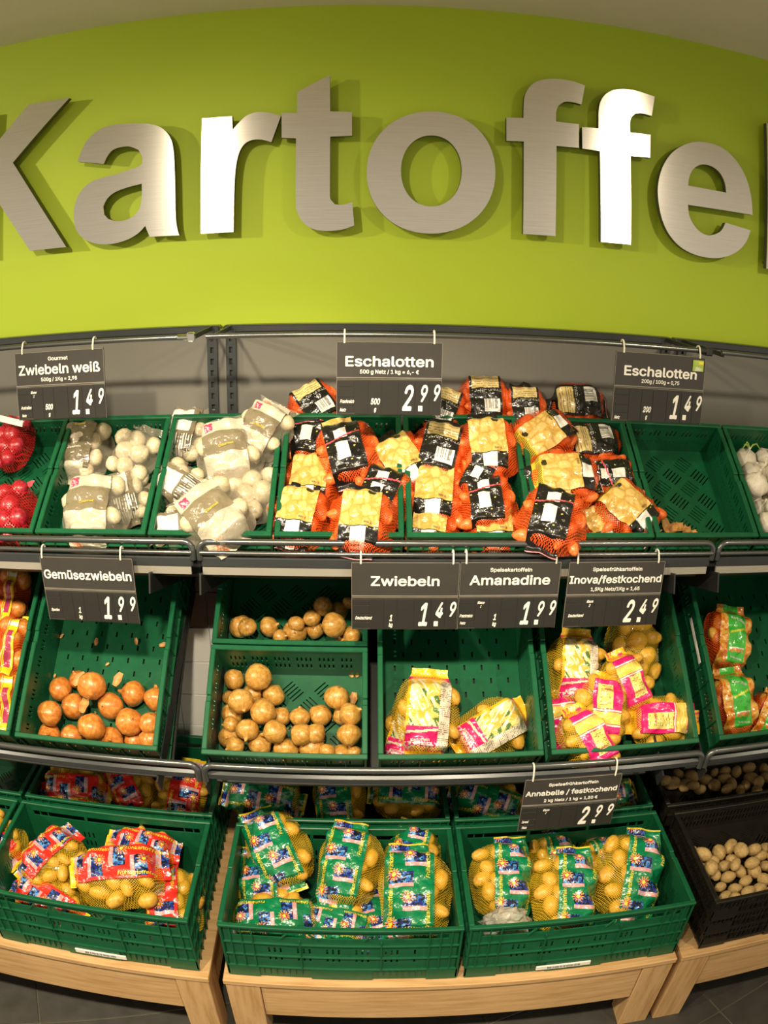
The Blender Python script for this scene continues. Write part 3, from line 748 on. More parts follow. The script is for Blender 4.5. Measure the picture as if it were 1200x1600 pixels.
loose('u7', g5([(1150,1040,42),(1195,1020,48),(1120,900,45),(1170,960,48),(1200,930,40),(1140,840,52),(1195,860,45),(1090,720,48,0,'garlic bulb by the green leaf tips'),(1120,780,44),(1180,780,46),(1180,710,40),(1240,950,50),(1240,860,50),(1240,780,46),(1250,1030,50)]),
      'garlic', 'white garlic bulb in the right crate', 'garlic bulbs in the right top crate', 'garlic', 'garlic_bulb', 6)
def leaf_sprig(px, py, ck, h, lab, seed):
    R_ = random.Random(seed); p0, n, m_ = crate_plane(ck, h); p = on_plane(px, py, p0, n)
    t_ = thing('leaf_sprig', lab, 'leaf', Matrix.Translation(p))
    for k in range(4):
        a = k*1.4+R_.random(); mb = MB(); L = .035
        pts = [Vector((math.cos(a)*s*L, -s*.01, .004+math.sin(a)*s*L*.3+.02*math.sin(s*3))) for s in (0, .3, .6, 1)]
        mb.tube(pts, [.002, .003, .0025, .0004], 6); link('leaf', mb.mesh('leaf', True), t_, None, 'green_leaf')
leaf_sprig(1170, 705, 'u7', .075, 'yellow green garlic shoots poking out beside the bulbs', 1)
leaf_sprig(1192, 760, 'u7', .085, 'small green stalk among the garlic bulbs', 2)
def flakes(ck, pts, lab, grp, seed, mat='dry_skin'):
    R_ = random.Random(seed)
    for nth, (x, y, s, h) in zip(('first', 'second', 'third', 'fourth', 'fifth', 'sixth'), sorted(pts)):
        p0, n, m_ = crate_plane(ck, h); p = on_plane(x, y, p0, n); q = m_.inverted() @ p
        N = 5; vs = []; fs = []
        for i in range(N):
            for j in range(N):
                u, v = i/(N-1)-.5, j/(N-1)-.5; k = 1-abs(v)*.9
                vs.append((u*s*k, v*s*1.6, s*.45*(u*u*2+.15*math.sin(v*9+R_.random()))))
        for i in range(N-1):
            for j in range(N-1): fs.append((i*N+j, (i+1)*N+j, (i+1)*N+j+1, i*N+j+1))
        me = mesh_from('onion_skin', vs, fs, True)
        o = link('onion_skin', me, None, m_ @ Matrix.Translation(q) @ Matrix.Rotation(R_.random()*6.3, 4, 'Z') @ Matrix.Rotation(R_.uniform(-.5, .5), 4, 'X'), mat); tag(o, lab+', '+nth+' from left', 'onion skin', grp)
flakes('m1', [(97, 994, .010, .014), (151, 1003, .014, .014), (213, 1002, .012, .014), (256, 1008, .016, .014), (168, 1038, .008, .014), (86, 1056, .008, .014)], 'dry flake on the bare floor of the Gemüsezwiebeln crate', 'onion skin flakes in the left crate', 1)
flakes('m1', [(132, 1103, .03, .075), (125, 1062, .03, .07), (185, 1062, .026, .07)], 'curled skin peeling off a big orange onion', 'peeling skins on the big onions', 2)
flakes('u6', [(1048, 830, .030, .022), (1060, 826, .034, .026), (1072, 832, .030, .02), (1040, 822, .026, .026), (1082, 834, .018, .016)], 'brown leftover skin in the empty crate', 'leftover skins in the empty crate', 3)
flakes('m2', [(548, 1054, .012, .014), (558, 1056, .010, .014), (552, 1092, .022, .03)], 'scrap of dry skin in the front half crate', 'skin scraps in the front half crate', 4)

# ------------------------------------------------------------------ printed bags
rs = np.random.RandomState(5)
NZ = rs.rand(64, 64)
def vnoise(x, y):
    xi = np.floor(x).astype(int); yi = np.floor(y).astype(int); fx = x-xi; fy = y-yi
    fx = fx*fx*(3-2*fx); fy = fy*fy*(3-2*fy)
    g = lambda a, b: NZ[a % 64, b % 64]
    return (g(xi, yi)*(1-fx)+g(xi+1, yi)*fx)*(1-fy)+(g(xi, yi+1)*(1-fx)+g(xi+1, yi+1)*fx)*fy
def paint(c, mask, col):
    c[mask] = col
def starburst(c, x, y, cx, cy, r):
    d = np.hypot(x-cx, y-cy); a = np.arctan2(y-cy, x-cx)
    rr = r*(.62+.38*np.cos(a*12)); m_ = d < rr
    paint(c, m_, (.85, .05, .03)); paint(c, m_ & (d > r*.45), (.92, .35, .12)); paint(c, d < r*.28, (.95, .75, .1))
def palms(c, x, y, w_, l, base):
    c[:] = base
    px, py = .056, .040
    for k, (fx, fy) in enumerate(((.30, .12), (.62, .33), (.34, .55), (.66, .76), (.30, .96))):
        cx, cy = fx*w_, fy*l
        m_ = (np.abs(x-cx) < px/2) & (np.abs(y-cy) < py/2)
        nn = vnoise(x*260+k*9, y*260); n2 = vnoise(x*110+k*5, y*110+3)
        paint(c, m_, (.03, .16, .55)); paint(c, m_ & (n2 > .55), (.02, .03, .25)); paint(c, m_ & (nn > .52), (.01, .015, .03)); paint(c, m_ & (n2 < .3) & (nn < .6), (.12, .35, .75))
        paint(c, m_ & (y < cy-py*.24), (.78, .36, .36)); paint(c, m_ & (y < cy-py*.24) & (nn > .7), (.55, .6, .7))
        starburst(c, x, y, cx-px*.30, cy+py*.32, .0165)
def p_green(c, x, y, w_, l): palms(c, x, y, w_, l, (.004, .20, .075)); paint(c, (y > l*.985) | (y < l*.012), (.75, .55, .02))
def p_red(c, x, y, w_, l): palms(c, x, y, w_, l, (.78, .030, .022)); paint(c, y < l*.04, (.85, .62, .02))
def p_aspar(c, x, y, w_, l):
    c[:] = (.88, .46, .02); fx, fy = x/w_, y/l
    m_ = (fy > .30) & (fy < .88) & (fx > .06) & (fx < .94)
    nn = vnoise(x*60, y*60); s = vnoise((x+y*.55)*240, (y-x*.5)*28)
    paint(c, m_, (.80, .50, .10)); paint(c, m_ & (s > .5), (.72, .68, .36)); paint(c, m_ & (s > .72), (.84, .80, .66)); paint(c, m_ & (s < .36) & (nn > .35) & (fy < .74), (.08, .18, .04)); paint(c, m_ & (nn < .16), (.80, .48, .06))
    m2 = (fy > .10) & (fy < .34) & (fx > .03); paint(c, m2, (.80, .02, .16)); paint(c, m2 & (np.abs(fy-.27-.05*fx) < .012), (.86, .7, .5)); paint(c, m2 & (np.abs(fy-.15) < .035) & (vnoise(x*400, y*300) > .5), (.9, .7, .7))
    m3 = (fx > .74) & (fy > .12) & (fy < .86); paint(c, m3, (.84, .74, .60)); paint(c, m3 & (np.sin(y*1400) > .35) & (vnoise(x*500, np.floor(y*220)) > .42), (.30, .22, .14)); paint(c, (fy > .90), (.92, .56, .03)); paint(c, (fy > .86) & (fy < .9), (.80, .03, .16))
def p_pink(c, x, y, w_, l):
    c[:] = (.90, .50, .02); fx, fy = x/w_, y/l
    paint(c, (fy > .12) & (fy < .84), (.80, .015, .18)); paint(c, (fy > .58) & (fy < .72), (.88, .62, .12)); paint(c, (np.abs(fy-.56) < .012) | (np.abs(fy-.74) < .012), (.86, .8, .6))
    m_ = (fx > .34) & (fx < .86) & (fy > .22) & (fy < .54); paint(c, m_, (.86, .72, .20)); paint(c, m_ & (np.sin(y*1300) > .3) & (vnoise(x*300, np.floor(y*200)) > .55) & (fx > .4) & (fx < .8), (.25, .2, .08))
    paint(c, (fy > .86) & (vnoise(x*200, y*100) > .62), (.85, .05, .15))
def goldphoto(c, m_, x, y, sx=70):
    pts = rs.rand(60, 2)*np.array([.14, .18])
    d1 = np.full(x.shape, 9.0); d2 = d1.copy()
    for p in pts:
        d = np.hypot((x-p[0]), (y-p[1])*.8); nw = d < d1; d2 = np.where(nw, d1, np.minimum(d2, d)); d1 = np.where(nw, d, d1)
    e = np.clip((d2-d1)*140, 0, 1)
    a = np.array((.56, .33, .06)); b = np.array((.82, .55, .18)); cc = a+(b-a)*e[:, None]
    cc = cc*(.92+.16*vnoise(x*900, y*300))[:, None]
    c[m_] = cc[m_]
def p_shal(c, x, y, w_, l):
    c[:] = (.010, .009, .009); fx, fy = x/w_, y/l
    goldphoto(c, (fy > .33) & (fy < .90), x, y); paint(c, (fy > .82) & (fy < .90), (.74, .60, .06)); paint(c, (np.sin(x*1500) > 0) & (fy > .835) & (fy < .865), (.2, .16, .03))
    paint(c, ((fx-.74)/.11)**2+((fy-.79)/.035)**2 < 1, (.03, .03, .01))
    paint(c, (fx > .30) & (fx < .68) & (fy > .10) & (fy < .31), (.84, .82, .78)); paint(c, (fx > .33) & (fx < .62) & (fy > .035) & (fy < .09), (.80, .78, .74))
    paint(c, fy < .015, (.75, .35, .35)); paint(c, (vnoise(x*500, y*500) > .93) & ((fy < .33)), (.8, .65, .1))
def p_shback(c, x, y, w_, l):
    c[:] = (.010, .009, .009); fx, fy = x/w_, y/l
    m_ = (fy > .60) & (fy < .84) & (fx > .06) & (fx < .94); paint(c, m_, (.78, .60, .26)); paint(c, m_ & (np.sin(y*1900) > .55) & (vnoise(x*200, np.floor(y*300)) > .3), (.3, .22, .08))
    m_ = (fy > .22) & (fy < .42) & (fx > .42) & (fx < .92); paint(c, m_, (.84, .82, .78)); paint(c, m_ & (fy > .27) & (vnoise(np.floor(x*900), y*0) > .5) & (fx > .48) & (fx < .86), (.25, .25, .24))
    m_ = (fy > .44) & (fy < .58); paint(c, m_ & (np.sin(y*1500) > .2) & (vnoise(x*600, np.floor(y*240)) > .5) & (fx > .08), (.55, .54, .5))
    paint(c, fy < .015, (.75, .3, .35)); paint(c, (vnoise(x*500, y*500) > .95), (.6, .6, .6))
def p_shblack(c, x, y, w_, l):
    c[:] = (.010, .009, .009); fx, fy = x/w_, y/l
    paint(c, (fx > .26) & (fx < .60) & (fy > .30) & (fy < .52), (.84, .82, .78)); paint(c, (fx > .30) & (fx < .62) & (fy > .58) & (fy < .72), (.80, .78, .74)); paint(c, np.abs(fy-.55-.1*fx) < .012, (.70, .10, .14)); paint(c, (vnoise(x*400, y*400) > .93), (.75, .62, .15)); goldphoto(c, fy > .90, x, y); paint(c, fy < .015, (.75, .3, .35))
def p_white(c, x, y, w_, l):
    c[:] = (.24, .20, .13); fx, fy = x/w_, y/l
    c *= (.95+.1*vnoise(x*90, y*90))[:, None]
    paint(c, (fy < .36), (.54, .49, .38)); paint(c, (fy > .68), (.56, .53, .42))
    m_ = (fx > .06) & (fx < .30) & (fy > .84) & (fy < .97); paint(c, m_, (.80, .22, .08)); paint(c, m_ & (vnoise(x*450, y*450) > .5), (.82, .55, .35))
    m_ = (fx > .08) & (fx < .30) & (fy > .70) & (fy < .81); paint(c, m_, (.72, .05, .14)); paint(c, m_ & (vnoise(x*450, y*450) > .62), (.8, .4, .4))
    m_ = (fx > .10) & (fx < .36) & (fy > .03) & (fy < .15); paint(c, m_, (.80, .20, .06)); paint(c, m_ & (vnoise(x*450, y*450) > .5), (.84, .6, .4))
def p_white2(c, x, y, w_, l):
    c[:] = (.17, .14, .09); fx, fy = x/w_, y/l
    for ex, ey in ((.38, .60), (.56, .62), (.48, .54)): paint(c, ((fx-ex)/.11)**2+((fy-ey)/.05)**2 < 1, (.74, .62, .50))
    paint(c, (fy < .22) & (fx > .15) & (fx < .85), (.62, .55, .42))
    paint(c, (fy > .92), (.5, .45, .33))
def p_whback(c, x, y, w_, l):
    c[:] = (.22, .18, .12); fx, fy = x/w_, y/l
    paint(c, (fy > .45) & (fy < .88) & (fx > .18) & (fx < .85), (.83, .81, .76)); m_ = (fy > .10) & (fy < .40); paint(c, m_ & (np.sin(x*900) > .2) & (vnoise(np.floor(x*150), y*200) > .35), (.82, .8, .72)); paint(c, m_ & (np.sin(x*900) < -.4), (.10, .09, .07))
def p_go(c, x, y, w_, l):
    c[:] = (.80, .30, .03); fx, fy = x/w_, y/l
    n_ = vnoise(x*150, y*150); paint(c, n_ > .6, (.85, .50, .12)); paint(c, (n_ < .25), (.60, .16, .02))
    paint(c, (fx > .22) & (fx < .78), (.06, .52, .06)); m_ = (np.abs(fx-.5-.0*fy) < .24); paint(c, m_ & (np.abs(fy-.5-.15*fx) < .015), (.7, .75, .05)); paint(c, m_ & (np.abs(fy-.06) < .05), (.7, .7, .1)); paint(c, m_ & (np.abs(fy-.33) < .010), (.85, .85, .8)); paint(c, m_ & (np.abs(fy-.30) < .028) & (vnoise(x*300, y*200) > .55), (.75, .25, .05))
def p_yl(c, x, y, w_, l):
    c[:] = (.90, .62, .02); fx, fy = x/w_, y/l; paint(c, (fx > .25) & (fx < .75) & (fy > .25) & (fy < .7), (.45, .05, .12)); paint(c, np.abs(fy-.8) < .03, (.85, .8, .7)); paint(c, np.abs(fx-.12) < .03, (.8, .2, .05))

KINDS = {
 # name, W, L, H, item, item radius, net material, band x0,x1 (fraction), painter, texts [(string, fx, fy, angle, size, material)], tail length, category words
 'green': ('potato_bag', .170, .235, .075, 'yellow', .027, 'net_yellow', (.06, .72), p_green, [('Frühkartoffeln', .13, .30, 90, .0185, 'yellow_print'), ('Frühkartoffeln', .87, .72, 90, .0185, 'yellow_print'), ('Frühkartoffeln', .13, .78, 90, .0185, 'yellow_print'), ('Frühkartoffeln', .87, .25, 90, .0185, 'yellow_print')], .03),
 'greenb': ('potato_bag', .170, .235, .075, 'yellow', .027, 'net_yellow', (.34, .97), p_green, [('Frühkartoffeln', .13, .30, 90, .0185, 'yellow_print'), ('Frühkartoffeln', .87, .72, 90, .0185, 'yellow_print'), ('Frühkartoffeln', .13, .78, 90, .0185, 'yellow_print'), ('Frühkartoffeln', .87, .25, 90, .0185, 'yellow_print')], .03),
 'red': ('potato_bag', .170, .225, .070, 'yellow', .026, 'net_yellow', (.08, .64), p_red, [('Frühkartoffeln', .13, .30, 90, .0185, 'yellow_print'), ('Frühkartoffeln', .87, .72, 90, .0185, 'yellow_print'), ('Frühkartoffeln', .13, .78, 90, .0185, 'yellow_print')], .03),
 'aspar': ('potato_bag', .150, .195, .065, 'yellow', .026, 'net_yellow', (.18, .84), p_aspar, [('Kartoffeln', .36, .20, 4, .013, 'white_print')], .025),
 'pink': ('potato_bag', .150, .190, .065, 'yellow', .027, 'net_yellow', (.26, .80), p_pink, [('Kartoffel', .5, .30, 0, .011, 'red_print')], .03),
  'yelnet': ('potato_bag', .155, .20, .07, 'yellow', .030, 'net_yellow', None, None, [], .02),
 'go': ('potato_bag', .135, .165, .060, 'yellow', .022, 'net_orange', (.20, .90), p_go, [('Kartoffeln', .5, .72, -20, .0135, 'white_print'), ('festkochend', .5, .20, -8, .0085, 'white_print')], .02),
 'shal': ('shallot_bag', .148, .158, .052, 'shallot', .022, 'net_orange', (.18, .74), p_shal, [('500 g', .72, .365, 0, .0085, 'black_print')], .018),
 'shback': ('shallot_bag', .148, .158, .052, 'shallot', .022, 'net_orange', (.18, .78), p_shback, [('SCHALOTTEN', .5, .10, 0, .0115, 'white_print')], .018),
 'shblack': ('shallot_bag', .148, .158, .052, 'shallot', .022, 'net_orange', (.16, .70), p_shblack, [], .020),
 'white': ('white_onion_bag', .150, .160, .060, 'white', .024, 'clear_film', (.14, .78), p_white, [('Gourmet', .55, .46, 0, .012, 'gold_print')], .016),
 'white2': ('white_onion_bag', .145, .160, .060, 'white', .024, 'clear_film', (.16, .74), p_white2, [('Gourmet', .5, .80, 0, .011, 'gold_print'), ('Zwiebeln', .5, .42, 0, .013, 'white_print'), ('weiß', .5, .33, 0, .008, 'white_print')], .016),
 'whback': ('white_onion_bag', .130, .150, .055, 'white', .023, 'clear_film', (.04, .70), p_whback, [], .018),
 'clear': ('white_onion_bag', .125, .140, .058, 'white', .025, 'clear_film', None, None, [], .018),
 'redon': ('red_onion_net', .120, .180, .070, 'red', .026, 'net_red', None, None, [], .012),
 'oron': ('onion_net', .120, .20, .080, 'orange', .030, 'net_orange', (.56, .80), p_yl, [], .02),
}
def build_bag(kind, seed):
    nm, W, L, H, item, ir, netm, band, pfun, texts, tail = KINDS[kind]
    R_ = random.Random(seed*13+len(kind)); rz = R_.random()*10
    root = bpy.data.objects.new(nm, None); root.empty_display_size = .03; COL.objects.link(root)
    def outline(fy):    # half width at fraction fy of the length (-1..1)
        return W/2*(max(0.0, 1-abs(fy)**3.2)**.42)*(1+.05*math.sin(fy*5+rz))*(.62+.38*min(1, (1-abs(fy))*4+.45))
    nx, ny = 44, 60
    X = np.linspace(-W/2, W/2, nx); Y = np.linspace(-L/2, L/2, ny)
    GX, GY = np.meshgrid(X, Y, indexing='ij')
    ow = np.array([outline(f) for f in Y/(L/2)])[None, :]
    rel = np.clip(np.abs(GX)/np.maximum(ow, 1e-4), 0, 1.2)
    h0 = H*np.sqrt(np.clip(1-rel**2.6, 0, 1))*np.clip(1-np.abs(GY/(L/2))**4, 0, 1)**.5
    items = []
    yy = -L/2+ir*.95; row = 0
    while yy < L/2-ir*.7:
        xx = -W/2+ir*.9+(ir*.8 if row % 2 else 0)
        while xx < W/2-ir*.6:
            x, y = xx+R_.uniform(-.2, .2)*ir, yy+R_.uniform(-.2, .2)*ir
            hw = outline(max(-1, min(1, y/(L/2))))
            if abs(x) < hw-ir*.35:
                i, j = min(nx-1, int((x+W/2)/W*(nx-1))), min(ny-1, int((y+L/2)/L*(ny-1)))
                r = ir*R_.uniform(.85, 1.12)
                items.append((x, y, max(r*.62, h0[i, j]-r*.58), r))
            xx += ir*1.62
        yy += ir*1.5; row += 1
    top = np.zeros_like(GX)
    for x, y, z, r in items:
        q = 1-((GX-x)**2+(GY-y)**2)/(r*.98)**2
        top = np.maximum(top, np.where(q > 0, z+r*.80*np.sqrt(np.clip(q, 0, 1)), 0))
    S = np.maximum(top, h0*.7)
    for _ in range(9):
        A = S.copy(); A[1:-1, 1:-1] = (S[:-2, 1:-1]+S[2:, 1:-1]+S[1:-1, :-2]+S[1:-1, 2:])/4
        S = np.maximum(A, top)
    S = np.where(rel < 1.02, S, 0)
    S[0, :] = S[-1, :] = 0; S[:, 0] = S[:, -1] = 0
    def hgt(x, y, smooth=False):
        fx = np.clip((x+W/2)/W*(nx-1), 0, nx-1.001); fy = np.clip((y+L/2)/L*(ny-1), 0, ny-1.001)
        i = np.floor(fx).astype(int); j = np.floor(fy).astype(int); a = fx-i; b = fy-j
        Z_ = SB if smooth else S
        return (Z_[i, j]*(1-a)+Z_[i+1, j]*a)*(1-b)+(Z_[i, j+1]*(1-a)+Z_[i+1, j+1]*a)*b
    SB = S.copy()
    for _ in range(14):
        A = SB.copy(); A[1:-1, 1:-1] = (SB[:-2, 1:-1]+SB[2:, 1:-1]+SB[1:-1, :-2]+SB[1:-1, 2:])/4
        SB = np.maximum(A, S-.0005)
    # net or film skin: warped grid, closed below
    N1, N2 = 26, 36; vs = []; uv = []
    for j in range(N2):
        fy = -1+2*j/(N2-1); hw = max(outline(fy), .012)
        for i in range(N1):
            fx = -1+2*i/(N1-1); x, y = fx*hw, fy*L/2
            edge = 1-abs(fx)**8
            vs.append((x, y, (float(hgt(np.array(x), np.array(y)))+.0005)*edge+.002)); uv.append((x, y))
    fs = [(j*N1+i, j*N1+i+1, (j+1)*N1+i+1, (j+1)*N1+i) for j in range(N2-1) for i in range(N1-1)]
    b = len(vs)
    for j in range(N2):
        fy = -1+2*j/(N2-1); hw = max(outline(fy), .012)
        for i in range(N1):
            fx = -1+2*i/(N1-1); vs.append((fx*hw, fy*L/2, .004-.010*(1-abs(fx)**4)*(1-abs(fy)**4))); uv.append((fx*hw, fy*L/2))
    fs += [(b+j*N1+i, b+(j+1)*N1+i, b+(j+1)*N1+i+1, b+j*N1+i+1) for j in range(N2-1) for i in range(N1-1)]
    me = mesh_from('net', vs, fs, True); ul = me.uv_layers.new(name='UVMap')
    li = np.empty(len(me.loops), dtype=np.int32); me.loops.foreach_get('vertex_index', li)
    ul.data.foreach_set('uv', np.array(uv)[li].ravel())
    link('clear_bag' if netm == 'clear_film' else 'net', me, root, None, netm)
    if netm == 'clear_film' or band is None:      # crimped flat end
        mb = MB(); vs = []; n_ = 16
        for k in range(n_):
            f = k/(n_-1)*2-1
            for t_ in range(3): vs.append((f*W*.34*(1+t_*.12), L/2-.004+t_*tail/2, .006+.004*math.sin(f*7+t_+rz)+.003*t_))
        mb.add(vs, [(k*3+t_, (k+1)*3+t_, (k+1)*3+t_+1, k*3+t_+1) for k in range(n_-1) for t_ in range(2)])
        link('crimped_end', mb.mesh('crimp', True), root, None, 'clear_film' if netm == 'clear_film' else 'red_print')
    nmi = {'yellow': 'potato', 'shallot': 'shallot', 'white': 'onion', 'red': 'onion', 'orange': 'onion'}[item]
    for x, y, z, r in items:
        if band is not None:
            lo, hi = -W/2+W*band[0], -W/2+W*band[1]
            if lo+r*.55 < x < hi-r*.55: continue
        link(nmi, PTM[item][R_.randrange(5)], root, Matrix.Translation((x, y, z)) @ Matrix.Rotation(R_.random()*3.1, 4, 'Z') @ Matrix.Rotation(R_.uniform(-.4, .4), 4, 'Y') @ Matrix.Scale(r, 4))
    if band is not None:
        bx0, bx1 = W*band[0]-W/2, W*band[1]-W/2; bw = bx1-bx0; bl = L+tail
        cs = 0.0021; n1 = int(bw/cs)+1; n2 = int(bl/cs)+1
        gx, gy = np.meshgrid(np.linspace(0, bw, n1), np.linspace(0, bl, n2), indexing='ij')
        y = gy-L/2-tail*.5; x = gx+bx0
        inside = np.clip((L/2-np.abs(y))/(.02), 0, 1)
        z = hgt(x, np.clip(y, -L/2, L/2), True)*inside+.0065
        z += (1-inside)*(.004*np.sin(x*90+rz)+.006)
        z += .0030*np.array(vnoise(x*70+rz, y*70))+.0012*np.array(vnoise(x*190, y*190))
        # the film closes round the sides
        sq = 1-.16*(1-inside)*np.sign(1)
        x = (x-(bx0+bw/2))*sq+(bx0+bw/2)
        vs = np.stack([x, y, z], -1).reshape(-1, 3)
        ii = np.arange(n1*n2).reshape(n1, n2)
        q = np.stack([ii[:-1, :-1], ii[1:, :-1], ii[1:, 1:], ii[:-1, 1:]], -1).reshape(-1, 4)
        me = bpy.data.meshes.new('film'); me.vertices.add(len(vs)); me.vertices.foreach_set('co', vs.ravel())
        me.loops.add(q.size); me.loops.foreach_set('vertex_index', q.ravel()); me.polygons.add(len(q)); me.polygons.foreach_set('loop_start', np.arange(0, q.size, 4)); me.polygons.foreach_set('loop_total', np.full(len(q), 4)) if False else None
        me.polygons.foreach_set('use_smooth', np.ones(len(q), bool)); me.update(calc_edges=True)
        fx = ((gx[:-1, :-1]+gx[1:, 1:])/2).ravel(); fy = ((gy[:-1, :-1]+gy[1:, 1:])/2).ravel()
        c = np.zeros((len(q), 3)); pfun(c, fx, fy, bw, bl)
        at = me.color_attributes.new('Col', 'FLOAT_COLOR', 'CORNER'); c4 = np.ones((len(q), 4, 4), np.float32); c4[:, :, :3] = c[:, None, :]
        at.data.foreach_set('color', c4.ravel())
        fo = link('printed_film', me, root, None, 'printed_film')
        for (s, tx, ty, ang, size, mt) in texts:
            tm = text_mesh(s, size, .012, .15 if mt == 'yellow_print' else 0, 0.0).copy()
            ca, sa = math.cos(math.radians(ang)), math.sin(math.radians(ang))
            cx, cy = bx0+tx*bw, -L/2-tail/2+ty*bl
            for v in tm.vertices:
                X_, Y_ = cx+v.co.x*ca-v.co.y*sa, cy+v.co.x*sa+v.co.y*ca
                v.co = (X_, Y_, float(hgt(np.array(X_), np.array(np.clip(Y_, -L/2, L/2)), True))*min(1, max(0, (L/2-abs(Y_))/.02))+.0118)
            tm.materials.clear(); link('lettering', tm, fo, None, mt)
        if kind in ('green', 'greenb', 'red'):
            me2 = MB().bbox(bx0+bw*.3, bx0+bw*.95, -L/2-tail*.62, -L/2-tail*.1, .009, .011, .0005).mesh('tag'); link('yellow_tag', me2, root, None, 'yellow_print')
    reg(root)
    return root
PROTO = {}; USED = set()
def bag(kind, ck, px, py, h, rot, tilt, s, label, group, lean=0.0):
    """bag with its visible middle at the pixel px,py and at height h over the floor of crate ck"""
    cnt = PROTO.setdefault(kind, [])
    nvar = 2
    if len(cnt) < nvar: r = build_bag(kind, len(cnt)+1); cnt.append(r)
    else: r = clone(cnt[(int(px)+int(py)) % nvar])
    H = KINDS[kind][3]
    p0, n, m_ = crate_plane(ck, h)
    p = on_plane(px, py, p0, n)
    B = m_.to_3x3().to_4x4() @ Matrix.Rotation(math.radians(tilt), 4, 'X') @ Matrix.Rotation(math.radians(lean), 4, 'Y') @ Matrix.Rotation(math.radians(rot), 4, 'Z')
    top = B.to_3x3() @ Vector((0, 0, H*.9*s))
    r.matrix_basis = Matrix.Translation(p-top) @ B @ Matrix.Scale(s, 4)
    tag(r, label, 'bag', group)
    return r
G = 'green palm picture potato bags'
for a in [
 ('green', 't2', 412, 1372, .15, 6, 22, .92, 'green potato bag at the far left, under the tilted one'),
 ('green', 't2', 425, 1425, .15, 96, 12, 1.0, 'green potato bag lying sideways along the front left wall'),
 ('green', 't2', 525, 1435, .12, 80, 15, .8, 'green potato bag low between two others at the crate front'),
 ('green', 't2', 590, 1425, .10, 15, 10, .9, 'green potato bag deep down between the front bags'),
 ('green', 't2', 645, 1335, .19, -15, 28, .92, 'green potato bag peeking out behind the big upright one'),
 ('green', 't2', 432, 1318, .235, 24, 30, 1.02, 'green potato bag tilted to the left on top of the pile'),
 ('green', 't2', 546, 1345, .235, -10, 28, 1.0, 'green potato bag upright in the middle of the crate'),
 ('green', 't2', 652, 1385, .235, -2, 24, 1.12, 'big green potato bag standing at the right of the crate'),
 ('greenb', 't3', 870, 1345, .15, 5, 30, .85, 'green potato bag almost hidden in the middle rear of the crate'),
 ('greenb', 't3', 945, 1340, .14, 20, 30, .7, 'dark green potato bag end between two upright bags'),
 ('greenb', 't3', 788, 1365, .215, -3, 26, .98, 'green potato bag behind the crumpled plastic bag'),
 ('greenb', 't3', 888, 1385, .215, -6, 26, 1.05, 'green potato bag with bright yellow tag in the right crate'),
 ('greenb', 't3', 992, 1360, .225, -14, 30, 1.12, 'tall green potato bag leaning at the right end'),
 ('green', 'b2', 408, 1235, .25, 80, 35, .95, 'shaded green potato bag in the rear at the left'),
 ('green', 'b2', 530, 1245, .24, 4, 35, .9, 'shaded green potato bag in the rear at the centre'),
 ('green', 'b2', 640, 1240, .24, -95, 35, .9, 'shaded green potato bag in the rear near the divide'),
 ('green', 'b3', 765, 1245, .24, 70, 35, .9, 'shaded green potato bag left of the Annabelle sign'),
 ('green', 'b3', 950, 1240, .22, 100, 35, .8, 'shaded yellow tipped potato bag behind the Annabelle sign')]: bag(*a, G)
G = 'red palm picture potato bags'
for a in [
 ('red', 't1', 70, 1392, .15, 68, 18, 1.0, 'red potato bag lowest at the left of the crate'),
 ('red', 't1', 265, 1400, .16, 8, 15, 1.0, 'red potato bag at the right front showing many potatoes'),
 ('red', 't1', 215, 1325, .18, -95, 25, .9, 'red potato bag mostly hidden behind the front bag'),
 ('red', 't1', 75, 1335, .225, -35, 22, .95, 'red potato bag with yellow clip at the upper left'),
 ('red', 't1', 178, 1362, .25, -78, 26, 1.12, 'big red potato bag lying across on top'),
 ('red', 'b1', 110, 1222, .235, 95, 30, .95, 'shaded potato bag with its net side up, rear left'),
 ('red', 'b1', 200, 1222, .22, 30, 30, .9, 'shaded potato bag at the rear middle'),
 ('red', 'b1', 278, 1232, .23, 176, 30, .95, 'shaded red potato bag at the rear right')]: bag(*a, G)
bag('red', 't0', -10, 1300, .20, 60, 20, .9, 'red potato bag end at the left edge', G)
G = 'pink and yellow potato bags'
for a in [
 ('aspar', 'm3', 640, 1140, .055, -18, 6, .98, 'asparagus picture potato bag lying beneath the upright one'),
 ('aspar', 'm3', 772, 1135, .085, -62, 10, 1.02, 'asparagus picture potato bag turned sideways at the right of its crate'),
 ('aspar', 'm3', 668, 1112, .125, -5, 12, 1.10, 'asparagus picture potato bag standing tall on another'),
 ('pink', 'm4', 880, 1130, .06, 5, 8, .95, 'lowest pink potato bag at the left of the heap'),
 ('yelnet', 'm4', 1000, 1010, .10, 8, 18, 1.02, 'yellow potato net showing big potatoes at the top right'),
 ('aspar', 'm4', 905, 1040, .125, -5, 15, 1.0, 'asparagus picture potato bag at the top left of the heap'),
 ('pink', 'm4', 985, 1062, .145, 20, 12, .85, 'pink potato bag in the middle of the heap'),
 ('pink', 'm4', 1045, 1120, .125, -95, 8, 1.0, 'pink potato bag lying sideways at the right wall'),
 ('pink', 'm4', 950, 1105, .150, 170, 10, .95, 'orange ended potato bag across the centre of the heap'),
 ('pink', 'm4', 925, 1150, .155, 24, 5, .92, 'pink potato bag hanging over the front rim')]: bag(*a, G)
G = 'green and orange potato nets'
for a in [('go', 'm5', 1145, 995, .10, -10, 15, 1.15, 'upper green and orange potato net at the right edge'),
          ('go', 'm5', 1152, 1095, .10, 4, 12, 1.15, 'lower green and orange potato net at the right edge'),
          ('go', 'm5', 1205, 1120, .07, -30, 12, 1.0, 'green and orange potato net cut off by the right edge')]: bag(*a, G)
G = 'shallot packs in the three crates'
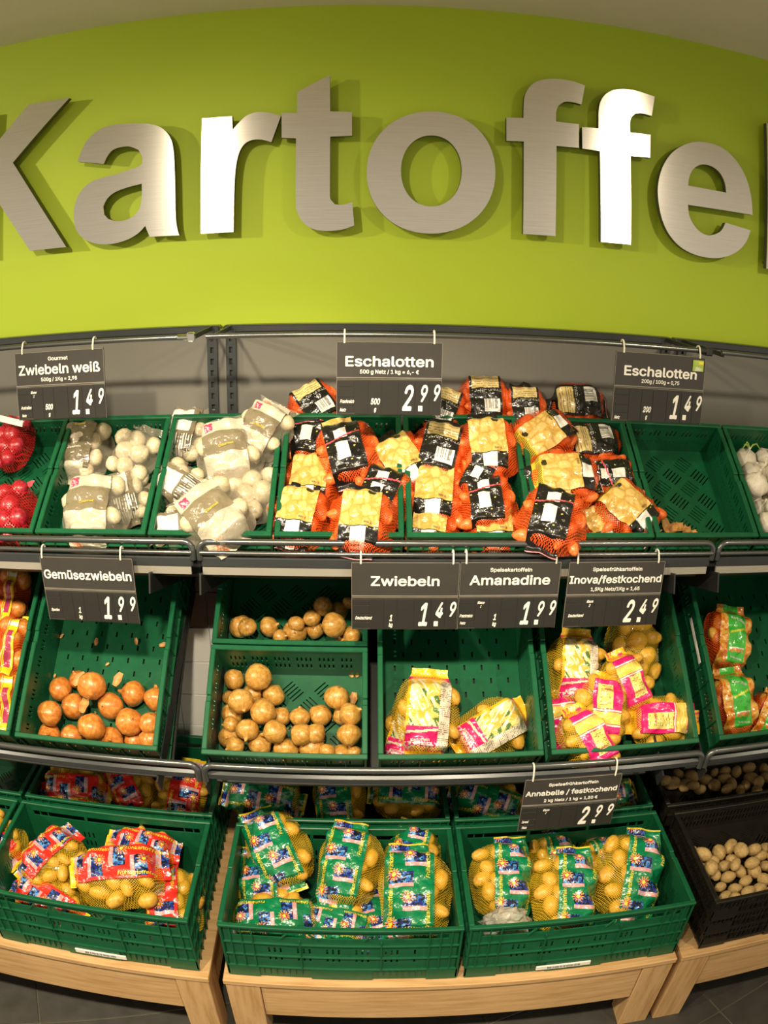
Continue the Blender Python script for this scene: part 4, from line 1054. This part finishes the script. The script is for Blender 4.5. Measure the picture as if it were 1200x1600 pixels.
for a in [
 ('shback', 'u3', 492, 625, .12, 35, 15, .95, 'shallot pack sticking up at the top left corner, white sticker on its end'),
 ('shblack', 'u3', 490, 672, .085, -6, 12, 1.05, 'shallot pack lying under the top left corner pack'),
 ('shal', 'u3', 487, 745, .085, -5, 8, 1.10, 'gold and black shallot pack in the middle of the left column'),
 ('shal', 'u3', 630, 715, .115, 32, 15, 1.08, 'gold shallot pack turned to the right beside the second crate'),
 ('shblack', 'u3', 600, 765, .115, -20, 10, 1.05, 'black shallot pack with red seam low on the right of the first shallot crate'),
 ('shal', 'u3', 468, 798, .115, -10, 8, 1.05, 'gold shallot pack at the bottom left by the rail'),
 ('shblack', 'u3', 545, 695, .145, 14, 14, 1.12, 'black shallot pack with two white stickers, upper middle of the first crate'),
 ('shal', 'u3', 567, 805, .150, -6, 10, 1.08, 'gold shallot pack hanging over the rail, bottom middle'),
 ('shback', 'u4', 692, 635, .12, -20, 20, .95, 'dark shallot pack behind the right edge of the middle sign'),
 ('shal', 'u4', 675, 815, .075, -10, 6, .98, 'shallot pack low at the front, gold with black top'),
 ('shal', 'u4', 775, 815, .08, 0, 8, 1.05, 'gold shallot pack at the front right of the second shallot crate'),
 ('shal', 'u4', 682, 765, .10, -6, 8, 1.10, 'flat gold shallot pack with 500 g mark, left middle of the second crate'),
 ('shblack', 'u4', 765, 775, .115, 3, 10, 1.0, 'black shallot pack with pink seam in the second crate'),
 ('shback', 'u4', 690, 695, .135, -14, 15, 1.02, 'black shallot pack showing its barcode'),
 ('shblack', 'u4', 755, 738, .125, -30, 12, .8, 'crumpled black shallot pack with yellow writing'),
 ('shback', 'u4', 760, 618, .14, 2, 25, .95, 'shiny black shallot pack at the very top against the back panel'),
 ('shal', 'u4', 766, 690, .155, 3, 16, 1.10, 'gold shallot pack below the shiny black one'),
 ('shback', 'u5', 822, 632, .13, 2, 25, .85, 'folded black shallot pack on the divide between two crates'),
 ('shback', 'u5', 905, 625, .125, 92, 20, 1.0, 'black shallot pack lying on its side with a text panel, top'),
 ('shback', 'u5', 930, 685, .10, 95, 12, 1.0, 'black shallot pack with text panel, one below the top one'),
 ('shal', 'u5', 940, 815, .07, 20, 6, .85, 'small gold shallot pack half hidden near the front rail'),
 ('shal', 'u5', 850, 672, .145, 125, 14, 1.08, 'gold shallot pack turned diagonally at the upper left of the third crate'),
 ('shblack', 'u5', 955, 735, .115, 95, 10, .9, 'black folded shallot pack beside the empty crate'),
 ('shal', 'u5', 885, 735, .155, 92, 10, 1.12, 'gold shallot pack lying level in the centre of the third crate'),
 ('shal', 'u5', 985, 790, .115, 42, 10, 1.12, 'gold shallot pack leaning into the empty crate'),
 ('shblack', 'u5', 870, 800, .175, -18, 6, 1.12, 'black ended shallot net drooping over the rail')]: bag(*a, G)
G = 'white onion packs in the two crates'
for a in [
 ('whback', 'u1', 195, 770, .07, 20, 8, 1.0, 'clear pack of white onions low on the right side'),
 ('white2', 'u1', 125, 695, .10, -2, 12, 1.1, 'brown and clear white onion pack reading Zwiebeln below the sign'),
 ('clear', 'u1', 205, 698, .11, -20, 14, 1.05, 'clear bag of four white onions in the upper right corner'),
 ('white', 'u1', 140, 785, .125, 3, 8, 1.22, 'large pale white onion pack at the front with red square marks'),
 ('whback', 'u2', 290, 672, .09, -8, 14, 1.05, 'white onion pack with a blank white sticker at the back left'),
 ('whback', 'u2', 280, 750, .10, 60, 8, .95, 'white onion pack half buried on the left side of the crate'),
 ('clear', 'u2', 395, 760, .10, 10, 8, 1.1, 'clear bag of white onions on the right side of the crate'),
 ('white', 'u2', 408, 665, .15, -28, 20, .95, 'cream white onion pack sticking up at the back right'),
 ('white', 'u2', 355, 695, .145, 12, 14, 1.15, 'large cream white onion pack on top of the heap'),
 ('whback', 'u2', 275, 812, .10, 100, 6, .85, 'white onion pack with barcode at the front left by the rail'),
 ('white', 'u2', 330, 795, .155, 42, 8, 1.15, 'white onion pack turned diagonally at the front')]: bag(*a, G)
for a in [('redon', 'u0', 15, 680, .13, 0, 10, .95, 'red onion net with a white paper tag, upper left'), ('redon', 'u0', 12, 790, .12, 10, 6, 1.05, 'red onion net lying in front, lower left')]: bag(*a, 'red onion nets')
for a in [('oron', 'm0', 5, 930, .10, 0, 10, 1.0, 'upper orange onion net in the crate at the left edge'), ('oron', 'm0', 5, 1010, .13, -4, 8, 1.05, 'orange onion net with yellow label at the left edge'), ('oron', 'm0', 0, 1100, .12, 5, 8, 1.0, 'lowest orange onion net at the left edge')]: bag(*a, 'orange onion nets')
# white paper tag
p0, n, m_ = crate_plane('u0', .18); p = on_plane(14, 657, p0, n)
o = link('paper_tag', MB().bbox(-.045, .045, -.0006, .0006, -.009, .009, .0003).mesh('tag'), None, Matrix.Translation(p) @ Matrix.Rotation(math.radians(14), 4, 'Y'), 'white_sticker'); tag(o, 'white paper tag across the red onion net', 'tag')
# crumpled plastic bag
def crumple(px, py, ck, h, s, lab):
    p0, n, m_ = crate_plane(ck, h); p = on_plane(px, py, p0, n); vs = []; fs = []; N = 28; Mm = 16
    for j in range(Mm):
        f = j/(Mm-1)
        for i in range(N):
            a = 2*math.pi*i/N; r = .062*(1-f)**.45+.012*math.sin(a*7+f*9)*(1-f); z = f*.085
            q = Vector((r*math.cos(a)*1.0, r*math.sin(a)*.75, z)); q += Vector((noise.noise(q*60), noise.noise(q*60+Vector((5, 5, 5))), noise.noise(q*50)))*.010; vs.append(q)
    for j in range(Mm-1):
        for i in range(N): fs.append((j*N+i, j*N+(i+1) % N, (j+1)*N+(i+1) % N, (j+1)*N+i))
    o = link('plastic_bag', mesh_from('pb', vs, fs, True), None, Matrix.Translation(p-Vector((0, 0, .05*s))) @ Matrix.Rotation(.35, 4, 'X') @ Matrix.Scale(s, 4), 'milky_film'); tag(o, lab, 'bag')
crumple(795, 1425, 't3', .17, 1.0, 'crumpled translucent plastic bag at the front left of the right crate')

# ------------------------------------------------------------------ price signs
def sign(label, px_x0, x1, ztop, y, zrod, hooks, head, small_top, small_bot, left, unit, price, bio=False):
    x0 = px_x0; W = x1-x0; Hh = .084; Ht = .170
    t_ = thing('price_sign', label, 'sign', Matrix.Translation(((x0+x1)/2, y, ztop)), 'black price signs hanging from the rails')
    link('header_board', MB().bbox(-W/2, W/2, -.003, .003, -Hh, 0, .001).mesh('hb'), t_, None, 'sign_black')
    pb = link('price_board', MB().bbox(-W/2, W/2, -.003, .003, -Ht, -Hh-.002, .001).mesh('pb'), t_, None, 'sign_black')
    e = MB()
    e.box(-W/2, W/2, -.0036, -.0028, -.0012, 0).box(-W/2, W/2, -.0036, -.0028, -Hh-.0032, -Hh-.002).box(-W/2, W/2, -.0045, -.0028, -Hh-.0002, -Hh+.0022).box(-W/2, -W/2+.001, -.0036, -.0028, -Ht, 0).box(W/2-.001, W/2, -.0036, -.0028, -Ht, 0)
    link('edge_trim', e.mesh('edge'), t_, None, 'sign_edge')
    cuts = [-.5, -.33, -.195, -.07, .09, .25, .385, .5]
    for a, b in zip(cuts[:-1], cuts[1:]):
        if a == -.5:
            for q in ((-.50, -.30), (-.30, .02), (.02, .28), (.28, .48)):
                zc0, zc1 = -Hh-.006-(q[0]+.5)*.076, -Hh-.006-(q[1]+.5)*.076
                link('card', MB().bbox(a*W+.0015, b*W*1.0-.0006, -.0045, -.003, zc1+.0006, zc0-.0006, .0004).mesh('card'), pb, None, 'sign_card')
        else: link('card', MB().bbox(a*W+.0006, b*W-.0006, -.0045, -.003, -Ht+.002, -Hh-.006, .0004).mesh('card'), pb, None, 'sign_card')
    def txt(s, x, z, size, bold=.012, shear=0, align='CENTER', sx=1.0, par=t_, mt='white_print', d=.0048, fit=None, cap=None):
        me = text_mesh(s, size, bold, shear, .0003, align)
        xs2 = [v.co.x for v in me.vertices]; wd = max(xs2)-min(xs2)
        if fit: sx = fit/wd
        sy = size*.74/(cap_h(bold, shear)*size) if cap is None else cap/(cap_h(bold, shear)*size)
        if not fit: sx *= sy
        link('lettering', me, par, Matrix.Translation((x, -d, z)) @ Matrix.Rotation(math.pi/2, 4, 'X') @ Matrix.Diagonal((sx, sy, 1, 1)), mt)
    if small_top: txt(small_top[0], 0, -.018, .0125, .018, fit=small_top[1])
    txt(head[0], head[2] if len(head) > 2 else 0, -.044 if small_top else -.045, .0325 if len(head) < 4 else head[3], .020, fit=head[1])
    if small_bot: txt(small_bot[0], 0, -.069, .0125, .018, fit=small_bot[1])
    for s, x, z, size in left: txt(s, x*W, -z, size, .02, .35, sx=.62, d=.0058)
    if unit:
        txt(unit[0], -.132*W, -.138, .020 if len(unit[0]) > 1 else .022, .03, .25, sx=.60, d=.0058); txt(unit[1], -.132*W, -.156, .014, .03, .25, sx=.6, d=.0058)
    a_, b_, c_ = price
    txt(a_, .17*W, -.129, .074, .02, .25, sx=.52, d=.0058, cap=.060)
    txt(b_, .322*W, -.118, .050, .02, .25, sx=.56, d=.0058, cap=.040); txt(c_, .445*W, -.116, .044, .02, .25, sx=.56, d=.0058, cap=.038)
    link('price_point', MB().bbox(.300*W-.005, .300*W+.005, -.0062, -.0050, -.160, -.147, .001, Matrix.Rotation(0, 4, 'Y')).mesh('dot'), pb, None, 'white_print')
    if bio:
        l_ = link('organic_badge', MB().bbox(W/2-.036, W/2-.006, -.0062, -.0045, -.036, -.008, .0005).mesh('badge'), t_, None, 'green_leaf')
        me = text_mesh('Bio', .017, .02, .2, .0003); link('lettering', me, l_, Matrix.Translation((W/2-.021, -.0068, -.030)) @ Matrix.Rotation(math.pi/2, 4, 'X'), 'white_print')
        link('sun_mark', MB().bbox(W/2-.020, W/2-.007, -.0068, -.0062, -.018, -.011, .0003).mesh('sun'), l_, None, 'yellow_print')
    for hx in hooks:
        x = hx-(x0+x1)/2; zr = zrod-ztop; yr = .011
        pts = [(x, -.0045, -.003), (x, -.0045, zr*.5)]
        for k in range(7):
            a = math.pi*(1.0-k/6*1.15); pts.append((x, yr+math.cos(a)*.0115, zr+math.sin(a)*.0105+.001))
        link('hook', MB().tube(pts, .0022, 6).mesh('hook', True), t_, None, 'white_plastic')
    return t_
FK = ('Klasse', -.40, .097, .0085)
ST, S2, S3 = 1.847, 1.371, .887
sign('black price sign reading Zwiebeln weiß 1.49', -.874, -.628, ST, 1.745, 1.862, [-.851, -.655], ('Zwiebeln weiß', .226, 0, .0335), ('Gourmet', .055), ('500g / 1Kg = 2,98', .100), [('Klasse', -.30, .100, .009), ('I', -.30, .110, .009), ('Australien', -.40, .138, .011), ('Netz', -.43, .158, .010)], ('500', 'g'), '149')
sign('black price sign reading Eschalotten 2.99 in the middle of the top rail', -.071, .169, ST, 1.745, 1.862, [-.053, .150], ('Eschalotten', .200), None, ('500 g Netz / 1 kg = 6,- €', .134), [('Frankreich', -.40, .138, .011), ('Netz', -.44, .158, .011)], ('500', 'g'), '299')
sign('black price sign reading Eschalotten 1.49 with a Bio badge', .583, .825, ST, 1.745, 1.862, [.603, .808], ('Eschalotten', .196), None, ('200g / 100g = 0,75', .102), [('Netz', -.45, .160, .011)], ('200', 'g'), '149', True)
sign('black price sign reading Gemüsezwiebeln 1.99', -.792, -.546, S2, 1.603, 1.384, [-.785, -.575], ('Gemüsezwiebeln', .234, 0, .0315), None, None, [('Spanien', -.41, .140, .0105)], ('1', 'kg'), '199')
sign('black price sign reading Zwiebeln 1.49', -.033, .211, S2, 1.603, 1.384, [-.012, .196], ('Zwiebeln', .156), None, None, [('Deutschland', -.39, .138, .011)], ('1', 'kg'), '149')
sign('black price sign reading Amanadine 1.99', .213, .449, S2, 1.605, 1.384, [.226, .436], ('Amanadine', .190), ('Speisekartoffeln', .098), None, [('Klasse', -.28, .100, .009), ('I', -.28, .110, .009), ('Frankreich', -.42, .134, .0105), ('Netz', -.45, .153, .010)], ('1', 'kg'), '199')
sign('black price sign reading Inova/festkochend 2.49', .468, .713, S2, 1.603, 1.384, [.488, .694], ('Inova/festkochend', .236, 0, .0265), ('Speisefrühkartoffeln', .126), ('1,5Kg Netz/1Kg = 1,65', .126), [('Klasse', -.25, .100, .009), ('2', -.25, .111, .010), ('Deutschland', -.38, .137, .011)], None, '249')
sign('black price sign reading Annabelle / festkochend 2.99 on the lower rail', .378, .624, S3, 1.412, .914, [.396, .605], ('Annabelle / festkochend', .234, 0, .0215), ('Speisefrühkartoffeln', .126), ('2 kg Netz / 1 kg = 1,50 €', .138), [('Klasse', -.24, .100, .009), ('I', -.24, .110, .009), ('Israel', -.44, .137, .0105), ('Netz', -.44, .157, .010)], None, '299')
